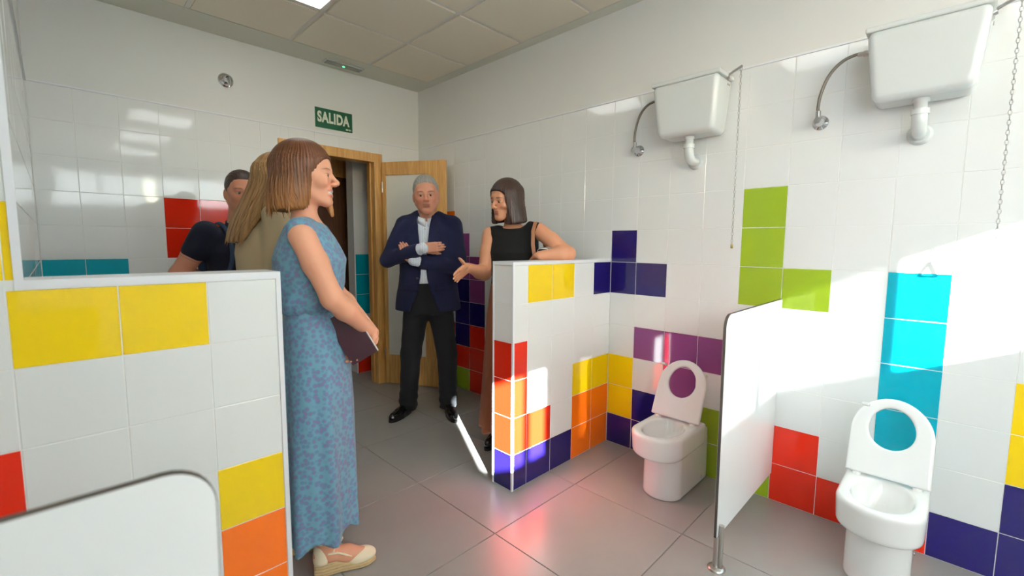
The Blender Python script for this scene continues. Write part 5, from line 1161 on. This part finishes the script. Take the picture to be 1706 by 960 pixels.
# ---- man in a dark polo shirt at the back
def man_polo():
    e = empty('person', (-1.745, 1.40, 0), math.radians(286+90))
    F = Frame((0.0, -0.03, 1.583), yaw=-20, pitch=3, sc=1.0)
    sR, sL = (-0.185, 0.01, 1.345), (0.185, 0.01, 1.345); eR, wR = (-0.292, 0.085, 1.13), (-0.085, 0.175, 1.07); eL, wL = (0.292, 0.085, 1.13), (0.085, 0.185, 1.03)
    s = SDF(); head(s, F, neck=(0, 0.02, 1.36), nr=0.060, jaw=1.05); loft(s, [(0.84, 0, 0, 0.15, 0.10), (1.05, 0, 0, 0.15, 0.10), (1.25, 0, 0, 0.165, 0.105), (1.37, 0, 0.01, 0.12, 0.07)], k=0.03)
    arm(s, sR, eR, wR, (0.057, 0.048, 0.032)); arm(s, sL, eL, wL, (0.057, 0.048, 0.032)); hand(s, wR, (0.9, 0.1, -0.1), (0, 1, 0), -1, curl=0.4); hand(s, wL, (-0.9, 0.1, -0.1), (0, 1, 0), 1, curl=0.4)
    aR, aL = (-0.11, 0.02, 0.09), (0.11, 0.02, 0.09); leg(s, (-0.09, 0, 0.88), (-0.105, -0.01, 0.47), aR); leg(s, (0.09, 0, 0.88), (0.105, -0.01, 0.47), aL); foot(s, (-0.11, 0.04, 0.045), (-0.13, -0.14, 0.03), aR); foot(s, (0.11, 0.04, 0.045), (0.13, -0.14, 0.03), aL)
    sculpt('body', s, 0.0075, SKIN, e, fine=[(*hbox(F), 0.0029)], colour=face_colour(F, (196, 136, 108), (164, 94, 86), (48, 32, 26)))
    eyes(F, e, gaze=(0.3, -0.1), iris=(50, 34, 24))
    s = SDF(); short_hair(s, F, front=0.070, side=-0.02); sculpt('hair', s, 0.0036, hairmat('short_brown_hair', (34, 22, 18), (66, 46, 36)), e, colour=flow(F))
    POLO = fabric('navy_pique', (18, 22, 38), (22, 27, 44), sc=600, b=0.4)
    s = SDF(); loft(s, [(0.86, 0, 0, 0.182, 0.128), (1.05, 0, 0, 0.178, 0.126), (1.24, 0, 0.0, 0.192, 0.130), (1.34, 0, 0.008, 0.165, 0.10), (1.405, 0, 0.016, 0.085, 0.068)], cap=0.015)
    for a, b_ in ((sR, eR), (sL, eL)): a, b_ = np.array(a), np.array(b_); s.cone(a+(0, 0, 0.004), a+(b_-a)*0.42, 0.070, 0.066, k=0.03)
    wrinkle(s, 0.003, 0.8, 6); po = sculpt('polo_shirt', s, 0.006, POLO, e)
    collar_flaps(po, (0, 0.012), 0.062, 0.078, 1.432, 1.385, POLO, drop=0.045, point=0.02)
    for a, b_ in ((sR, eR), (sL, eL)):
        a, b_ = np.array(a), np.array(b_); d = (b_-a)/np.linalg.norm(b_-a); L = np.linalg.norm(b_-a); MB().lathe(a+d*(L*0.42+0.046), d, [(0, 0.052), (0.004, 0.053), (0.008, 0.048)], 24).build('sleeve_band', mat('grey_blue_piping', (74, 92, 116), rough=0.8), po)
    s = SDF(); loft(s, [(0.70, 0, 0, 0.16, 0.12), (0.80, 0, 0, 0.172, 0.125), (0.95, 0, 0, 0.168, 0.118)])
    for sg in (-1, 1): s.cone((sg*0.085, 0, 0.80), (sg*0.105, -0.01, 0.47), 0.095, 0.078, k=0.03); s.cone((sg*0.105, -0.01, 0.47), (sg*0.11, 0.02, 0.1), 0.078, 0.07, k=0.02)
    s.box((0, 0, -0.43), (1, 1, 0.475), 0.001, op='s'); sculpt('trousers', s, 0.009, fabric('blue_denim', (48, 60, 88)), e)
    shoe(e, (-0.105, 0.06, 0), (-0.135, -0.18, 0), 0.042, BLKL); shoe(e, (0.105, 0.06, 0), (0.135, -0.18, 0), 0.042, BLKL)
    tag(e, 'dark-haired man in navy polo shirt half hidden by the blonde woman', 'person')
    b = empty('backpack', (0, 0, 0)); b.location = e.location; b.rotation_euler = e.rotation_euler
    BP = fabric('slate_nylon', (46, 62, 84), sc=500)
    s = SDF(); s.box((0, 0.20, 1.17), (0.135, 0.05, 0.19), 0.045); sculpt('pack', s, 0.008, BP, b)
    for sg in (-1, 1):
        st = [(sg*0.105, 0.15, 1.33), (sg*0.105, 0.07, 1.415), (sg*0.108, -0.03, 1.395), (sg*0.115, -0.105, 1.30), (sg*0.13, -0.128, 1.18), (sg*0.165, -0.085, 1.07), (sg*0.16, 0.10, 1.02)]
        for _ in range(2):
            q = [st[0]]
            for a, c in zip(st, st[1:]): q += [tuple(0.75*i+0.25*j for i, j in zip(a, c)), tuple(0.25*i+0.75*j for i, j in zip(a, c))]
            st = q+[st[-1]]
        v = []; f = []
        for i, p_ in enumerate(st):
            p_ = np.array(p_); t_ = np.array(st[min(i+1, len(st)-1)])-np.array(st[max(i-1, 0)]); t_ /= np.linalg.norm(t_); nn = p_-np.array((sg*0.03, 0.01, min(p_[2], 1.3))); nn -= t_*(nn @ t_); nn /= np.linalg.norm(nn); sd = np.cross(t_, nn)
            for a_, c_ in ((-1, -1), (1, -1), (1, 1), (-1, 1)): v.append(p_+nn*0.004+sd*0.011*a_+nn*0.003*c_)
        for i in range(len(st)-1):
            for q in range(4): f.append((i*4+q, i*4+(q+1) % 4, i*4+4+(q+1) % 4, i*4+4+q))
        MB().add(v, f, True).build('strap', BP, b)
    tag(b, 'slate blue backpack worn by the man in the navy polo', 'backpack')
man_polo()
